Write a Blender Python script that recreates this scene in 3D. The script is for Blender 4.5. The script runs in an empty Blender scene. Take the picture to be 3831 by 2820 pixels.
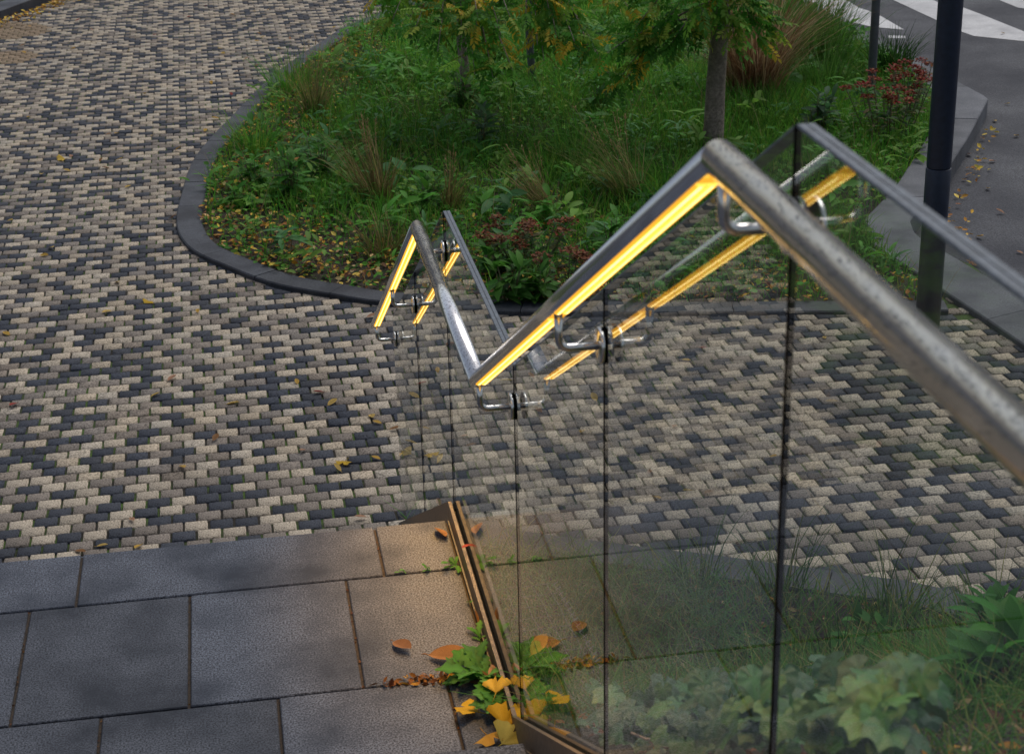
import bpy, math, random
import numpy as np
from mathutils import Vector, Matrix
random.seed(7); rng = np.random.default_rng(7)
S = bpy.context.scene
COL = S.collection
# ------------------------------------------------------------------ camera
cam_d = bpy.data.cameras.new('camera'); cam = bpy.data.objects.new('camera', cam_d); COL.objects.link(cam)
CR, CU, CF = (.98603, -.16524, -.02096), (.08177, .37053, .92522), (.14512, .91401, -.37886)
cam.matrix_world = Matrix(((CR[0], CU[0], -CF[0], 0), (CR[1], CU[1], -CF[1], 0), (CR[2], CU[2], -CF[2], 0), (0, 0, 0, 1)))
cam_d.sensor_width = 36; cam_d.lens = 61.8; cam_d.clip_start = .05; cam_d.clip_end = 600
cam_d.dof.use_dof = True; cam_d.dof.focus_distance = 7.2; cam_d.dof.aperture_fstop = 10
S.camera = cam
# ------------------------------------------------------------------ world, sun, exposure
SUN_EL, SUN_AZ = math.radians(58), math.radians(40)
w = bpy.data.worlds.new('World'); S.world = w; w.use_nodes = True
nt = w.node_tree; nt.nodes.clear()
sky = nt.nodes.new('ShaderNodeTexSky'); sky.sky_type = 'NISHITA'; sky.sun_disc = False
sky.sun_elevation = SUN_EL; sky.sun_rotation = SUN_AZ; sky.air_density = 1.0; sky.dust_density = 3.0; sky.ozone_density = 1.0
hs = nt.nodes.new('ShaderNodeHueSaturation'); hs.inputs['Saturation'].default_value = .58
bg = nt.nodes.new('ShaderNodeBackground'); bg.inputs['Strength'].default_value = .075
wo = nt.nodes.new('ShaderNodeOutputWorld')
nt.links.new(sky.outputs[0], hs.inputs['Color']); nt.links.new(hs.outputs[0], bg.inputs['Color']); nt.links.new(bg.outputs[0], wo.inputs['Surface'])
sl = bpy.data.lights.new('sun', 'SUN'); sl.energy = .8; sl.angle = math.radians(40); sl.color = (1, .96, .9)
sun = bpy.data.objects.new('sun', sl); COL.objects.link(sun)
sd = Vector((math.sin(SUN_AZ) * math.cos(SUN_EL), math.cos(SUN_AZ) * math.cos(SUN_EL), math.sin(SUN_EL)))
sun.rotation_euler = sd.to_track_quat('Z', 'Y').to_euler()
S.view_settings.view_transform = 'Standard'; S.view_settings.look = 'None'; S.view_settings.gamma = 1
S.view_settings.exposure = 0.55; S.view_settings.use_curve_mapping = False
S.render.engine = 'CYCLES'
S.cycles.max_bounces = 10; S.cycles.transparent_max_bounces = 24; S.cycles.glossy_bounces = 5

# ------------------------------------------------------------------ helpers
def tag(o, label=None, cat=None, group=None, kind=None):
    for k, v in (('label', label), ('category', cat), ('group', group), ('kind', kind)):
        if v: o[k] = v
    return o
def link(name, me, parent=None, loc=None):
    o = bpy.data.objects.new(name, me); COL.objects.link(o)
    if parent: o.parent = parent
    if loc is not None: o.location = loc
    return o
def empty(name, loc=(0, 0, 0), rz=0):
    o = bpy.data.objects.new(name, None); COL.objects.link(o); o.location = loc; o.rotation_euler = (0, 0, rz)
    o.empty_display_size = .1
    return o
def np_mesh(name, V, F, mat, col=None, smooth=False, mats=None, midx=None):
    """V (n,3); F list of (m,k) int arrays"""
    me = bpy.data.meshes.new(name); V = np.asarray(V, np.float32)
    if not isinstance(F, list): F = [F]
    F = [np.asarray(f, np.int32) for f in F if len(f)]
    me.vertices.add(len(V)); me.vertices.foreach_set('co', V.ravel())
    li = np.concatenate([f.ravel() for f in F]); tot = np.concatenate([np.full(len(f), f.shape[1], np.int32) for f in F])
    me.loops.add(len(li)); me.loops.foreach_set('vertex_index', li)
    me.polygons.add(len(tot)); st = np.zeros(len(tot), np.int32); st[1:] = np.cumsum(tot)[:-1]
    me.polygons.foreach_set('loop_start', st); me.polygons.foreach_set('loop_total', tot)
    if smooth: me.polygons.foreach_set('use_smooth', np.ones(len(tot), bool))
    for m in (mats or [mat]): me.materials.append(m)
    if midx is not None: me.polygons.foreach_set('material_index', np.asarray(midx, np.int32))
    me.update(calc_edges=True)
    if col is not None:
        a = me.attributes.new('Col', 'FLOAT_COLOR', 'POINT')
        c = np.ones((len(V), 4), np.float32); c[:, :3] = col; a.data.foreach_set('color', c.ravel())
    me.validate(); return me
def pd(name, V, F, mat, smooth=False):
    me = bpy.data.meshes.new(name); me.from_pydata([tuple(v) for v in V], [], F)
    me.materials.append(mat); me.update()
    if smooth:
        for p in me.polygons: p.use_smooth = True
    return me
BOXF = [(0, 3, 2, 1), (4, 5, 6, 7), (0, 1, 5, 4), (1, 2, 6, 5), (2, 3, 7, 6), (3, 0, 4, 7)]
def box_me(name, x0, x1, y0, y1, z0, z1, mat, ch=0.0):
    if ch <= 0:
        V = [(x, y, z) for z in (z0, z1) for x, y in ((x0, y0), (x1, y0), (x1, y1), (x0, y1))]
        return pd(name, V, BOXF, mat)
    c = ch; V = []; F = []
    for z, i in ((z0, 0), (z1 - c, 0), (z1, c)):
        V += [(x0 + i, y0 + i, z), (x1 - i, y0 + i, z), (x1 - i, y1 - i, z), (x0 + i, y1 - i, z)]
    F = [(0, 3, 2, 1), (8, 9, 10, 11)]
    for r in (0, 4):
        for k in range(4): F.append((r + k, r + (k + 1) % 4, r + 4 + (k + 1) % 4, r + 4 + k))
    return pd(name, V, F, mat)
def inst(T, TF, M, P, scale=1.0):
    """copies of template T by matrices M (n,3,3), positions P -> V, F"""
    n, k = len(P), len(T)
    V = np.einsum('nij,kj->nki', M, T) + P[:, None, :]
    F = []
    for f in TF:
        f = np.asarray(f); F.append((f[None] + (np.arange(n) * k)[:, None, None]).reshape(-1, f.shape[1]))
    return V.reshape(-1, 3), F
def frames(az, el, roll, sc):
    """x axis along (az, el); z up-ish with roll; scaled"""
    ca, sa, ce, se = np.cos(az), np.sin(az), np.cos(el), np.sin(el)
    x = np.stack([ca * ce, sa * ce, se], 1); y = np.stack([-sa, ca, 0 * ca], 1); z = np.cross(x, y)
    cr, sr = np.cos(roll)[:, None], np.sin(roll)[:, None]
    y2 = y * cr + z * sr; z2 = -y * sr + z * cr
    sc = np.broadcast_to(np.asarray(sc, float), (len(az),))
    return np.stack([x, y2, z2], 2) * sc[:, None, None]
def leaf_tpl(L=1.0, W=.4, n=5, cup=.12, droop=.25, peak=.45, tip=.02):
    V = []; Q = []
    for i in range(n + 1):
        t = i / n
        wd = W / 2 * (math.sin(math.pi * (t ** (math.log(.5) / math.log(peak))))) ** .8 + (tip if 0 < i < n else 0.004)
        z = -droop * t * t * L
        V += [(t * L, -wd, z + cup * wd), (t * L, 0, z), (t * L, wd, z + cup * wd)]
    for i in range(n):
        a = i * 3
        Q += [(a, a + 3, a + 4, a + 1), (a + 1, a + 4, a + 5, a + 2)]
    return np.array(V), [np.array(Q)]
def blades(P, H, W, az, lean, curl, nl=3):
    """tapered grass blades -> V, F"""
    n = len(P); ts = np.linspace(0, 1, nl + 1); V = np.zeros((n, (nl + 1) * 2, 3))
    d = np.stack([np.cos(az), np.sin(az), 0 * az], 1); sd_ = np.stack([-np.sin(az), np.cos(az), 0 * az], 1)
    ro = rng.uniform(-.8, .8, n)[:, None]; sd_ = sd_ * np.cos(ro) + d * np.sin(ro)
    for i, t in enumerate(ts):
        out = (lean * t + curl * t * t) * H; up = H * (t - .35 * curl * t ** 3)
        c = P + d * out[:, None]; c[:, 2] += np.maximum(up, 0)
        wd = (W * (1 - t ** 1.6) * .5 + .0006)[:, None]
        V[:, 2 * i] = c - sd_ * wd; V[:, 2 * i + 1] = c + sd_ * wd
    f = np.array([(2 * i, 2 * i + 1, 2 * i + 3, 2 * i + 2) for i in range(nl)])
    F = (f[None] + (np.arange(n) * (nl + 1) * 2)[:, None, None]).reshape(-1, 4)
    return V.reshape(-1, 3), [F]
def cols(base, n, k, var=.25, hue=.1):
    """n colours, each repeated k times"""
    b = np.asarray(base, float); c = b[rng.integers(0, len(b), n)] if b.ndim == 2 else np.tile(b, (n, 1))
    c = c * (1 + rng.uniform(-var, var, (n, 1))) * (1 + rng.uniform(-hue, hue, (n, 3)))
    return np.repeat(np.clip(c, 0, 1), k, 0)
class Bag:
    """collects pieces of one mesh"""
    def __init__(s): s.V = []; s.F = {}; s.C = []; s.n = 0
    def add(s, V, F, C):
        for f in F: s.F.setdefault(f.shape[1], []).append(f + s.n)
        s.V.append(V); s.C.append(np.broadcast_to(C, (len(V), 3))); s.n += len(V)
    def mesh(s, name, mat, smooth=False):
        return np_mesh(name, np.concatenate(s.V), [np.concatenate(f) for f in s.F.values()], mat, np.concatenate(s.C), smooth)
def tube(pts, rad, ns=8, cap=True):
    """tube along points -> V, F(list)"""
    pts = [Vector(p) for p in pts]; rad = rad if hasattr(rad, '__len__') else [rad] * len(pts)
    V = []; Q = []; up = Vector((0.123, .31, .94)); prev = None
    for i, p in enumerate(pts):
        d = (pts[min(i + 1, len(pts) - 1)] - pts[max(i - 1, 0)]).normalized()
        if prev is None: a = d.orthogonal().normalized()
        else: a = (prev - d * prev.dot(d)).normalized()
        prev = a; b = d.cross(a)
        for k in range(ns):
            t = 2 * math.pi * k / ns; V.append(tuple(p + (a * math.cos(t) + b * math.sin(t)) * rad[i]))
    for i in range(len(pts) - 1):
        for k in range(ns): Q.append((i * ns + k, i * ns + (k + 1) % ns, (i + 1) * ns + (k + 1) % ns, (i + 1) * ns + k))
    T = []
    if cap:
        V.append(tuple(pts[0])); V.append(tuple(pts[-1])); c0 = len(V) - 2
        for k in range(ns):
            T.append((c0, (k + 1) % ns, k)); T.append((c0 + 1, (len(pts) - 1) * ns + k, (len(pts) - 1) * ns + (k + 1) % ns))
    F = [np.array(Q)] + ([np.array(T)] if T else [])
    return np.array(V), F
def in_poly(P, poly):
    x, y = P[:, 0], P[:, 1]; r = np.zeros(len(P), bool); n = len(poly)
    for i in range(n):
        x0, y0 = poly[i]; x1, y1 = poly[(i + 1) % n]
        c = ((y0 > y) != (y1 > y)) & (x < (x1 - x0) * (y - y0) / (y1 - y0 + 1e-12) + x0); r ^= c
    return r
def dist_line(P, line):
    d = np.full(len(P), 1e9)
    for a, b in zip(line[:-1], line[1:]):
        a = np.array(a); b = np.array(b); ab = b - a
        t = np.clip(((P[:, :2] - a) @ ab) / (ab @ ab), 0, 1); d = np.minimum(d, np.linalg.norm(P[:, :2] - a - t[:, None] * ab, axis=1))
    return d
def smooth_line(pts, step=.06):
    pts = [np.array(p, float) for p in pts]; ex = [2 * pts[0] - pts[1]] + pts + [2 * pts[-1] - pts[-2]]; out = []
    for i in range(1, len(ex) - 2):
        p0, p1, p2, p3 = ex[i - 1:i + 3]; n = max(2, int(np.linalg.norm(p2 - p1) / step))
        for k in range(n):
            t = k / n
            out.append(.5 * ((2 * p1) + (p2 - p0) * t + (2 * p0 - 5 * p1 + 4 * p2 - p3) * t * t + (3 * p1 - p0 - 3 * p2 + p3) * t ** 3))
    out.append(pts[-1]); return np.array(out)

# ------------------------------------------------------------------ materials
def new_mat(name):
    m = bpy.data.materials.new(name); m.use_nodes = True; t = m.node_tree
    return m, t, t.nodes['Principled BSDF']
def N(t, typ, **kw):
    n = t.nodes.new(typ)
    for k, v in kw.items():
        if k.startswith('i_'): n.inputs[k[2:].replace('_', ' ')].default_value = v
        else: setattr(n, k, v)
    return n
def noise(t, scale, detail=4, rough=.6, coord='Object'):
    tc = N(t, 'ShaderNodeTexCoord'); n = N(t, 'ShaderNodeTexNoise'); n.inputs['Scale'].default_value = scale
    n.inputs['Detail'].default_value = detail; n.inputs['Roughness'].default_value = rough
    t.links.new(tc.outputs[coord], n.inputs['Vector']); return n
def ramp(t, src, stops):
    r = N(t, 'ShaderNodeValToRGB'); e = r.color_ramp.elements
    while len(e) < len(stops): e.new(.5)
    for el, (p, c) in zip(e, stops): el.position = p; el.color = (*c, 1) if len(c) == 3 else c
    t.links.new(src, r.inputs['Fac']); return r
def mix(t, a, b, fac, blend='MIX'):
    m = N(t, 'ShaderNodeMix', data_type='RGBA', blend_type=blend)
    for s, v in ((6, a), (7, b), (0, fac)):
        if hasattr(v, 'is_linked') or hasattr(v, 'links'): t.links.new(v, m.inputs[s])
        else: m.inputs[s].default_value = v if s == 0 else (*v, 1)
    return m.outputs[2]
def bump(t, bs, h, strength=.3, dist=.01):
    b = N(t, 'ShaderNodeBump'); b.inputs['Strength'].default_value = strength; b.inputs['Distance'].default_value = dist
    t.links.new(h, b.inputs['Height']); t.links.new(b.outputs[0], bs.inputs['Normal'])
def stone(name, c1, c2, c3=None, fine=260, coarse=3, rough=.6, bs_=.35, bd=.004, rnd=.12, spec=.5, wet=0.0, lo=.3, hi=.62):
    m, t, b = new_mat(name)
    f = noise(t, fine, 3, .7); g = noise(t, coarse, 5, .6)
    col = ramp(t, f.outputs['Fac'], [(lo, c1), (hi, c2)]).outputs[0]
    if c3: col = mix(t, col, c3, ramp(t, g.outputs['Fac'], [(.42, (0, 0, 0)), (.7, (1, 1, 1))]).outputs[0])
    oi = N(t, 'ShaderNodeObjectInfo'); mr = N(t, 'ShaderNodeMapRange'); mr.inputs[3].default_value = 1 - rnd; mr.inputs[4].default_value = 1 + rnd
    t.links.new(oi.outputs['Random'], mr.inputs[0])
    v = N(t, 'ShaderNodeVectorMath', operation='SCALE'); t.links.new(col, v.inputs[0]); t.links.new(mr.outputs[0], v.inputs['Scale'])
    t.links.new(v.outputs[0], b.inputs['Base Color'])
    r = ramp(t, g.outputs['Fac'], [(.35, (rough - wet,) * 3), (.65, (rough,) * 3)]); t.links.new(r.outputs[0], b.inputs['Roughness'])
    b.inputs['Specular IOR Level'].default_value = spec
    bump(t, b, f.outputs['Fac'], bs_, bd); return m
def attr_mat(name, rough=.55, transl=.0, fine=0, fine_amt=.35, bs_=0, spec=.4, bd=.003):
    m, t, b = new_mat(name); a = N(t, 'ShaderNodeAttribute', attribute_name='Col'); c = a.outputs['Color']
    if fine:
        f = noise(t, fine, 3, .75); c = mix(t, c, ramp(t, f.outputs['Fac'], [(.34, (max(.05, 1 - fine_amt * 1.2),) * 3), (.5, (1, 1, 1)), (.68, (1 + fine_amt * .8,) * 3)]).outputs[0], 1.0, 'MULTIPLY')
        if bs_: bump(t, b, f.outputs['Fac'], bs_, bd)
    t.links.new(c, b.inputs['Base Color']); b.inputs['Roughness'].default_value = rough; b.inputs['Specular IOR Level'].default_value = spec
    if transl:
        tr = N(t, 'ShaderNodeBsdfTranslucent'); t.links.new(c, tr.inputs['Color']); ms = N(t, 'ShaderNodeMixShader'); ms.inputs[0].default_value = transl
        out = t.nodes['Material Output']; t.links.new(b.outputs[0], ms.inputs[1]); t.links.new(tr.outputs[0], ms.inputs[2]); t.links.new(ms.outputs[0], out.inputs['Surface'])
    return m
def plain(name, c, rough=.5, metal=0.0, spec=.5, n=None):
    m, t, b = new_mat(name); b.inputs['Base Color'].default_value = (*c, 1); b.inputs['Roughness'].default_value = rough
    b.inputs['Metallic'].default_value = metal; b.inputs['Specular IOR Level'].default_value = spec
    if n:
        f = noise(t, n[0], 4); t.links.new(ramp(t, f.outputs['Fac'], [(.3, tuple(x * (1 - n[1]) for x in c)), (.7, tuple(min(1, x * (1 + n[1])) for x in c))]).outputs[0], b.inputs['Base Color'])
        bump(t, b, f.outputs['Fac'], .25, .003)
    return m
M_SLAB = stone('slab_granite', (.006, .008, .014), (.135, .150, .188), (.024, .030, .043), fine=190, coarse=3.2, rough=.75, bs_=.15, bd=.002, rnd=.30, spec=.3, wet=.2, lo=.40, hi=.60)
M_JOINT = stone('joint_grit', (.012, .009, .006), (.05, .034, .022), fine=120, rough=.9)
M_PAVER = attr_mat('paver_concrete', rough=.8, fine=110, fine_amt=.7, bs_=.35, spec=.15, bd=.004)
M_KERB = stone('kerb_stone', (.020, .023, .030), (.062, .067, .080), (.026, .028, .035), fine=90, coarse=2.5, rough=.7, bs_=.25, spec=.25, wet=.2)
M_KERBL = stone('road_kerb_granite', (.08, .085, .098), (.165, .172, .19), (.075, .08, .09), fine=110, coarse=2, rough=.8, bs_=.25, spec=.2, wet=.15)
M_ASPH = stone('asphalt', (.020, .022, .028), (.090, .096, .114), (.042, .044, .054), fine=70, coarse=.8, rough=.85, bs_=.5, bd=.005, spec=.25, wet=.25, lo=.38, hi=.62)
M_PAINT = stone('road_paint', (.34, .34, .35), (.54, .54, .54), (.30, .30, .31), fine=60, coarse=2.5, rough=.6, bs_=.2)
M_SOIL = stone('soil', (.012, .009, .006), (.045, .032, .02), (.02, .022, .009), fine=60, coarse=3, rough=.95, bs_=.8, bd=.02)
M_CONC = stone('wall_concrete', (.10, .10, .10), (.2, .2, .195), (.09, .09, .088), fine=90, coarse=2, rough=.8)
M_FOL = attr_mat('foliage', rough=.55, transl=.45, spec=.15)
M_GRASS = attr_mat('grass_blade', rough=.6, transl=.4, spec=.12)
M_IVY = attr_mat('ivy_leaf', rough=.42, transl=.08, fine=60, fine_amt=.3, bs_=.3, spec=.5)
M_DRY = attr_mat('dry_leaf', rough=.6, transl=.15, fine=90, fine_amt=.3, spec=.12)
M_BARK = stone('bark', (.13, .10, .08), (.36, .29, .24), (.17, .135, .11), fine=45, coarse=9, rough=.9, bs_=.9, bd=.012)
M_STEEL, t, b = new_mat('brushed_steel'); b.inputs['Metallic'].default_value = 1; b.inputs['Base Color'].default_value = (.88, .87, .865, 1)
tc = N(t, 'ShaderNodeTexCoord'); mp = N(t, 'ShaderNodeMapping'); mp.inputs['Scale'].default_value = (900, 5, 900); t.links.new(tc.outputs['Object'], mp.inputs['Vector'])
nz = N(t, 'ShaderNodeTexNoise'); nz.inputs['Scale'].default_value = 1; nz.inputs['Detail'].default_value = 2; t.links.new(mp.outputs[0], nz.inputs['Vector'])
sm = noise(t, 14, 5, .65); t.links.new(ramp(t, sm.outputs['Fac'], [(.35, (.10,) * 3), (.68, (.20,) * 3)]).outputs[0], b.inputs['Roughness']); bump(t, b, nz.outputs['Fac'], .12, .0006)
M_ROD = plain('polished_steel_rod', (.62, .61, .6), .2, 1.0)
M_BLACK = plain('black_silicone', (.0015, .0015, .0015), .8, spec=.05)
M_POLE = plain('navy_pole_paint', (.012, .020, .042), .42, n=(30, .25))
M_GPOLE = plain('grey_pole_paint', (.075, .08, .09), .45, n=(20, .2))
M_CHAN = plain('bronze_channel', (.085, .066, .048), .5, .1, n=(60, .4))
M_GEDGE = plain('glass_edge', (.10, .12, .145), .6, n=(90, .4))
M_STEM = plain('stem', (.09, .085, .03), .6)
M_PLASTIC = plain('led_cap', (.12, .06, .01), .4)
# moss / joint layer under the pavers
M_MOSS, t, b = new_mat('moss_joint'); f = noise(t, 3.5, 5, .7); g = noise(t, 120, 3)
c1 = mix(t, (.018, .015, .010), (.05, .10, .012), ramp(t, f.outputs['Fac'], [(.44, (0, 0, 0)), (.60, (1, 1, 1))]).outputs[0])
t.links.new(mix(t, c1, (.01, .009, .006), ramp(t, g.outputs['Fac'], [(.5, (0, 0, 0)), (.75, (1, 1, 1))]).outputs[0]), b.inputs['Base Color']); b.inputs['Roughness'].default_value = .95
# clear laminated glass: two-surface Fresnel reflection over tinted transparency (the pane's own faces only)
M_GLASS, t, b = new_mat('clear_glass'); t.nodes.remove(b); out = t.nodes['Material Output']
fr = N(t, 'ShaderNodeFresnel'); fr.inputs['IOR'].default_value = 1.5
ad = N(t, 'ShaderNodeMath', operation='ADD'); ad.inputs[1].default_value = 1.0; t.links.new(fr.outputs[0], ad.inputs[0])
dv = N(t, 'ShaderNodeMath', operation='DIVIDE'); t.links.new(fr.outputs[0], dv.inputs[0]); t.links.new(ad.outputs[0], dv.inputs[1])
m2 = N(t, 'ShaderNodeMath', operation='MULTIPLY'); m2.inputs[1].default_value = 1.6; t.links.new(dv.outputs[0], m2.inputs[0])
ge = N(t, 'ShaderNodeNewGeometry'); iv = N(t, 'ShaderNodeMath', operation='SUBTRACT'); iv.inputs[0].default_value = 1.0; t.links.new(ge.outputs['Backfacing'], iv.inputs[1])
m3 = N(t, 'ShaderNodeMath', operation='MULTIPLY'); t.links.new(m2.outputs[0], m3.inputs[0]); t.links.new(iv.outputs[0], m3.inputs[1])
tr = N(t, 'ShaderNodeBsdfTransparent'); tr.inputs[0].default_value = (.955, .975, .962, 1)
gl = N(t, 'ShaderNodeBsdfGlossy'); gl.inputs['Roughness'].default_value = 0.0; gl.inputs[0].default_value = (.95, .97, .96, 1)
ms = N(t, 'ShaderNodeMixShader'); t.links.new(m3.outputs[0], ms.inputs[0]); t.links.new(tr.outputs[0], ms.inputs[1]); t.links.new(gl.outputs[0], ms.inputs[2]); t.links.new(ms.outputs[0], out.inputs['Surface'])
# water drops
M_WATER, t, b = new_mat('water_drop'); b.inputs['Base Color'].default_value = (.12, .12, .13, 1); b.inputs['Roughness'].default_value = .04; b.inputs['Alpha'].default_value = .5; b.inputs['IOR'].default_value = 1.33
# lit LED diffuser
def emis(name, c, s):
    m, t, b = new_mat(name); t.nodes.remove(b); e = N(t, 'ShaderNodeEmission'); e.inputs[0].default_value = (*c, 1); e.inputs[1].default_value = s
    t.links.new(e.outputs[0], t.nodes['Material Output'].inputs['Surface']); return m
M_LED = emis('led_diffuser', (1.0, .52, .07), 1.4)
M_LEDC = emis('led_bright_line', (1.0, .70, .24), 2.4)
M_LEDE = emis('led_edge', (1.0, .44, .035), .85)

# ------------------------------------------------------------------ levels and outlines (metres; the camera stands at 1.54 m over the upper landing)
Z_UP, Z_L, Z_P, Z_R = -1.538, -2.62, -3.62, -3.74
GX = .62                                            # glass line
KERB = [(3.2, 22.0), (2.2, 20.25), (1.68, 19.39), (1.31, 18.83), (.94, 17.95), (.42, 16.57), (-.04, 14.88), (-.31, 13.74), (-.41, 12.72), (-.44, 11.93), (-.34, 11.36), (-.10, 10.92),
        (.17, 10.53), (.50, 10.25), (.80, 10.03), (1.49, 9.71), (2.3, 9.5), (3.12, 9.33), (4.05, 9.13)]
RK_IN = [(4.40, 6.6), (4.26, 8.2), (4.19, 9.06), (4.05, 10.45), (4.19, 10.95), (4.66, 11.61), (5.49, 13.01), (6.02, 14.05), (6.10, 14.7), (6.12, 17), (6.14, 22)]
RK_OUT = [(4.75, 6.6), (4.62, 8.2), (4.56, 9.21), (4.40, 10.55), (4.48, 10.85), (4.98, 11.6), (5.75, 12.85), (6.42, 14.0), (6.42, 14.65), (6.40, 17), (6.42, 22)]
NK = [(.66, 7.12), (1.2, 6.84), (1.81, 6.53), (2.36, 6.24), (2.67, 6.07), (2.99, 5.78), (3.5, 5.2), (4.2, 4.2), (4.9, 3.0), (5.3, 1.8)]
KS = smooth_line(KERB); NKS = smooth_line(NK)
def offset(line, d):
    line = np.asarray(line, float); tg = np.gradient(line, axis=0); tg /= np.linalg.norm(tg, axis=1)[:, None]
    return line + np.stack([-tg[:, 1], tg[:, 0]], 1) * d
KIN = offset(KS, .18)
BED = [tuple(p) for p in KIN] + [(4.1, 9.25)] + RK_IN[3:]
# ------------------------------------------------------------------ ground sheets
g = link('ground', pd('ground', [(-250, -250, Z_R - .06), (250, -250, Z_R - .06), (250, 300, Z_R - .06), (-250, 300, Z_R - .06)], [(0, 1, 2, 3)], M_ASPH)); tag(g, 'dark ground spreading out below the paving', 'ground', kind='structure')
road = link('road', pd('road', [(4.1, -8, Z_R), (60, -8, Z_R), (60, 60, Z_R), (4.1, 60, Z_R)], [(0, 1, 2, 3)], M_ASPH)); tag(road, 'dark damp asphalt road with white crossing stripes', 'road', kind='structure')
def stripe(pts):
    c = np.mean(pts, 0); V = [(x, y, Z_R + .004) for x, y in pts]
    return link('crossing_stripe', pd('crossing_stripe', V, [tuple(range(len(V)))], M_PAINT), road)
stripe([(6.62, 20.6), (7.12, 20.3), (7.06, 18.95), (7.10, 18.79), (7.12, 18.45), (7.09, 17.67), (6.83, 17.89), (6.66, 18.3)][::-1])
stripe([(7.58, 20.6), (8.05, 20.5), (8.02, 18.85), (8.17, 18.66), (8.2, 18.21), (8.24, 17.24), (8.27, 16.5), (8.03, 16.79), (7.65, 17.17), (7.62, 17.41)][::-1])
stripe([(8.72, 20.3), (9.2, 20.1), (9.25, 18.0), (9.0, 18.1), (8.74, 18.5)][::-1])
stripe([(6.82, 17.43), (6.98, 17.36), (6.94, 17.25), (6.77, 17.29)][::-1])
# ------------------------------------------------------------------ pavers
paving = link('paving', pd('paving', [(-9, 5.2, Z_P - .010), (.62, 5.2, Z_P - .010), (4.5, 3.0, Z_P - .010), (4.55, 10.0, Z_P - .010), (4.3, 10.6, Z_P - .010), (5.7, 13.4, Z_P - .010), (6.2, 26, Z_P - .010), (-9, 26, Z_P - .010)], [tuple(range(8))], M_MOSS))
tag(paving, 'beige grey and charcoal block paving with mossy joints', 'paving', kind='structure')
PW, PDp, GE, GR = .113, .0925, .0105, .0055
yaw = math.radians(.58); cy_, sy_ = math.cos(yaw), math.sin(yaw)
TOP3 = [(.375, .322, .252), (.195, .168, .143), (.047, .052, .065)]
def pav_tpl(seed):
    r = np.random.default_rng(seed); a, c = (PW - GE) / 2, (PDp - GR) / 2; ch = .003; V = []
    j = r.uniform(-.0012, .0012, (4, 2)); q = np.array([(-a, -c), (a, -c), (a, c), (-a, c)]) + j
    for z, k in ((-.03, 0), (-.005, 0), (0, ch)): V += [(x - math.copysign(k, x), y - math.copysign(k, y), z) for x, y in q]
    Q = [(8, 9, 10, 11)]
    for s in (0, 4):
        for k in range(4): Q.append((s + k, s + (k + 1) % 4, s + 4 + (k + 1) % 4, s + 4 + k))
    return np.array(V), [np.array(Q)]
TP = [pav_tpl(i) for i in range(4)]
rows, ctr = np.arange(int(17.5 / PDp)), []
CENT = []; GRID = []
for r_ in rows:
    y = 5.35 + r_ * PDp; xs = np.arange(-5.2, 6.6, PW) + (PW / 2 if r_ % 2 else 0) + rng.uniform(-.004, .004)
    CENT.append(np.stack([xs * cy_ - (y - 5) * sy_, y + xs * sy_, 0 * xs], 1)); GRID.append(np.stack([np.full(len(xs), r_), np.arange(len(xs))], 1))
GRID = np.concatenate(GRID); CENT = np.concatenate(CENT); CENT[:, 2] = Z_P
CR_, CU_, CF_ = map(np.array, (CR, CU, CF))
def screen(P):
    z = P @ CF_; return 512 + 1024 * 61.8 / 36 * (P @ CR_) / z, 376.5 - 1024 * 61.8 / 36 * (P @ CU_) / z, z
sx, sy, sz = screen(CENT)
mrg = 110
keep = (sz > 1) & (sx > -mrg) & (sx < 1024 + mrg) & (sy > -60) & (CENT[:, 1] > 6.72 - (CENT[:, 0] > .64) * 2)
OUTER = [tuple(p) for p in KS] + RK_IN[2:]
keep &= ~(in_poly(CENT, OUTER) & (dist_line(CENT, [tuple(p) for p in KS]) > .07))
nearbed = [tuple(p) for p in NKS] + [(.66, 1.8)]
keep &= ~(in_poly(CENT, nearbed) & (dist_line(CENT, [tuple(p) for p in NKS]) > .07))
rk = [tuple(p) for p in RK_OUT]
keep &= ~in_poly(CENT, [(x + .0, y) for x, y in [(a + .06, b_) for a, b_ in RK_IN]] + [(12, 22), (12, 6.6)])
keep &= ~(CENT[:, 1] > 20.3 + (CENT[:, 0] + 2.46) * 2.4) | (CENT[:, 0] > -1.9)
CENT, sx, sy = CENT[keep], sx[keep], sy[keep]
n = len(CENT)
# colour kind: random with small runs
GRID = GRID[keep]; kd = {}; kind = np.zeros(n, int)
for i, (r_, c_) in enumerate(GRID):              # mixed by the layers: runs of one tone are avoided
    o_ = 0 if r_ % 2 == 0 else 1; nb = [kd.get((r_, c_ - 1)), kd.get((r_ - 1, c_ - 1 + o_)), kd.get((r_ - 1, c_ + o_))]
    pw = np.array([.43, .28, .31]) * [.55 ** nb.count(q) for q in range(3)]; kind[i] = kd[(r_, c_)] = rng.choice(3, p=pw / pw.sum())
shade = rng.uniform(.86, 1.14, n); tint = rng.uniform(-.04, .04, (n, 1)) * np.array([[1, .2, -1]])
colr = np.array(TOP3)[kind] * shade[:, None] * (1 + tint)
dirt = (np.linalg.norm(CENT[:, :2] - np.array([-2.3, 19.6]), axis=1) < .45) | (np.linalg.norm(CENT[:, :2] - np.array([-2.2, 18.2]), axis=1) < .35)
colr[dirt] = np.array([.24, .18, .12]) * shade[dirt][:, None]
ztop = rng.normal(0, .0016, n) + .004 * np.sin(CENT[:, 0] * 2.1 + 1) * np.sin(CENT[:, 1] * 1.6); rot = yaw + rng.normal(0, .006, n)
tl = rng.normal(0, .014, (n, 2))
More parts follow.
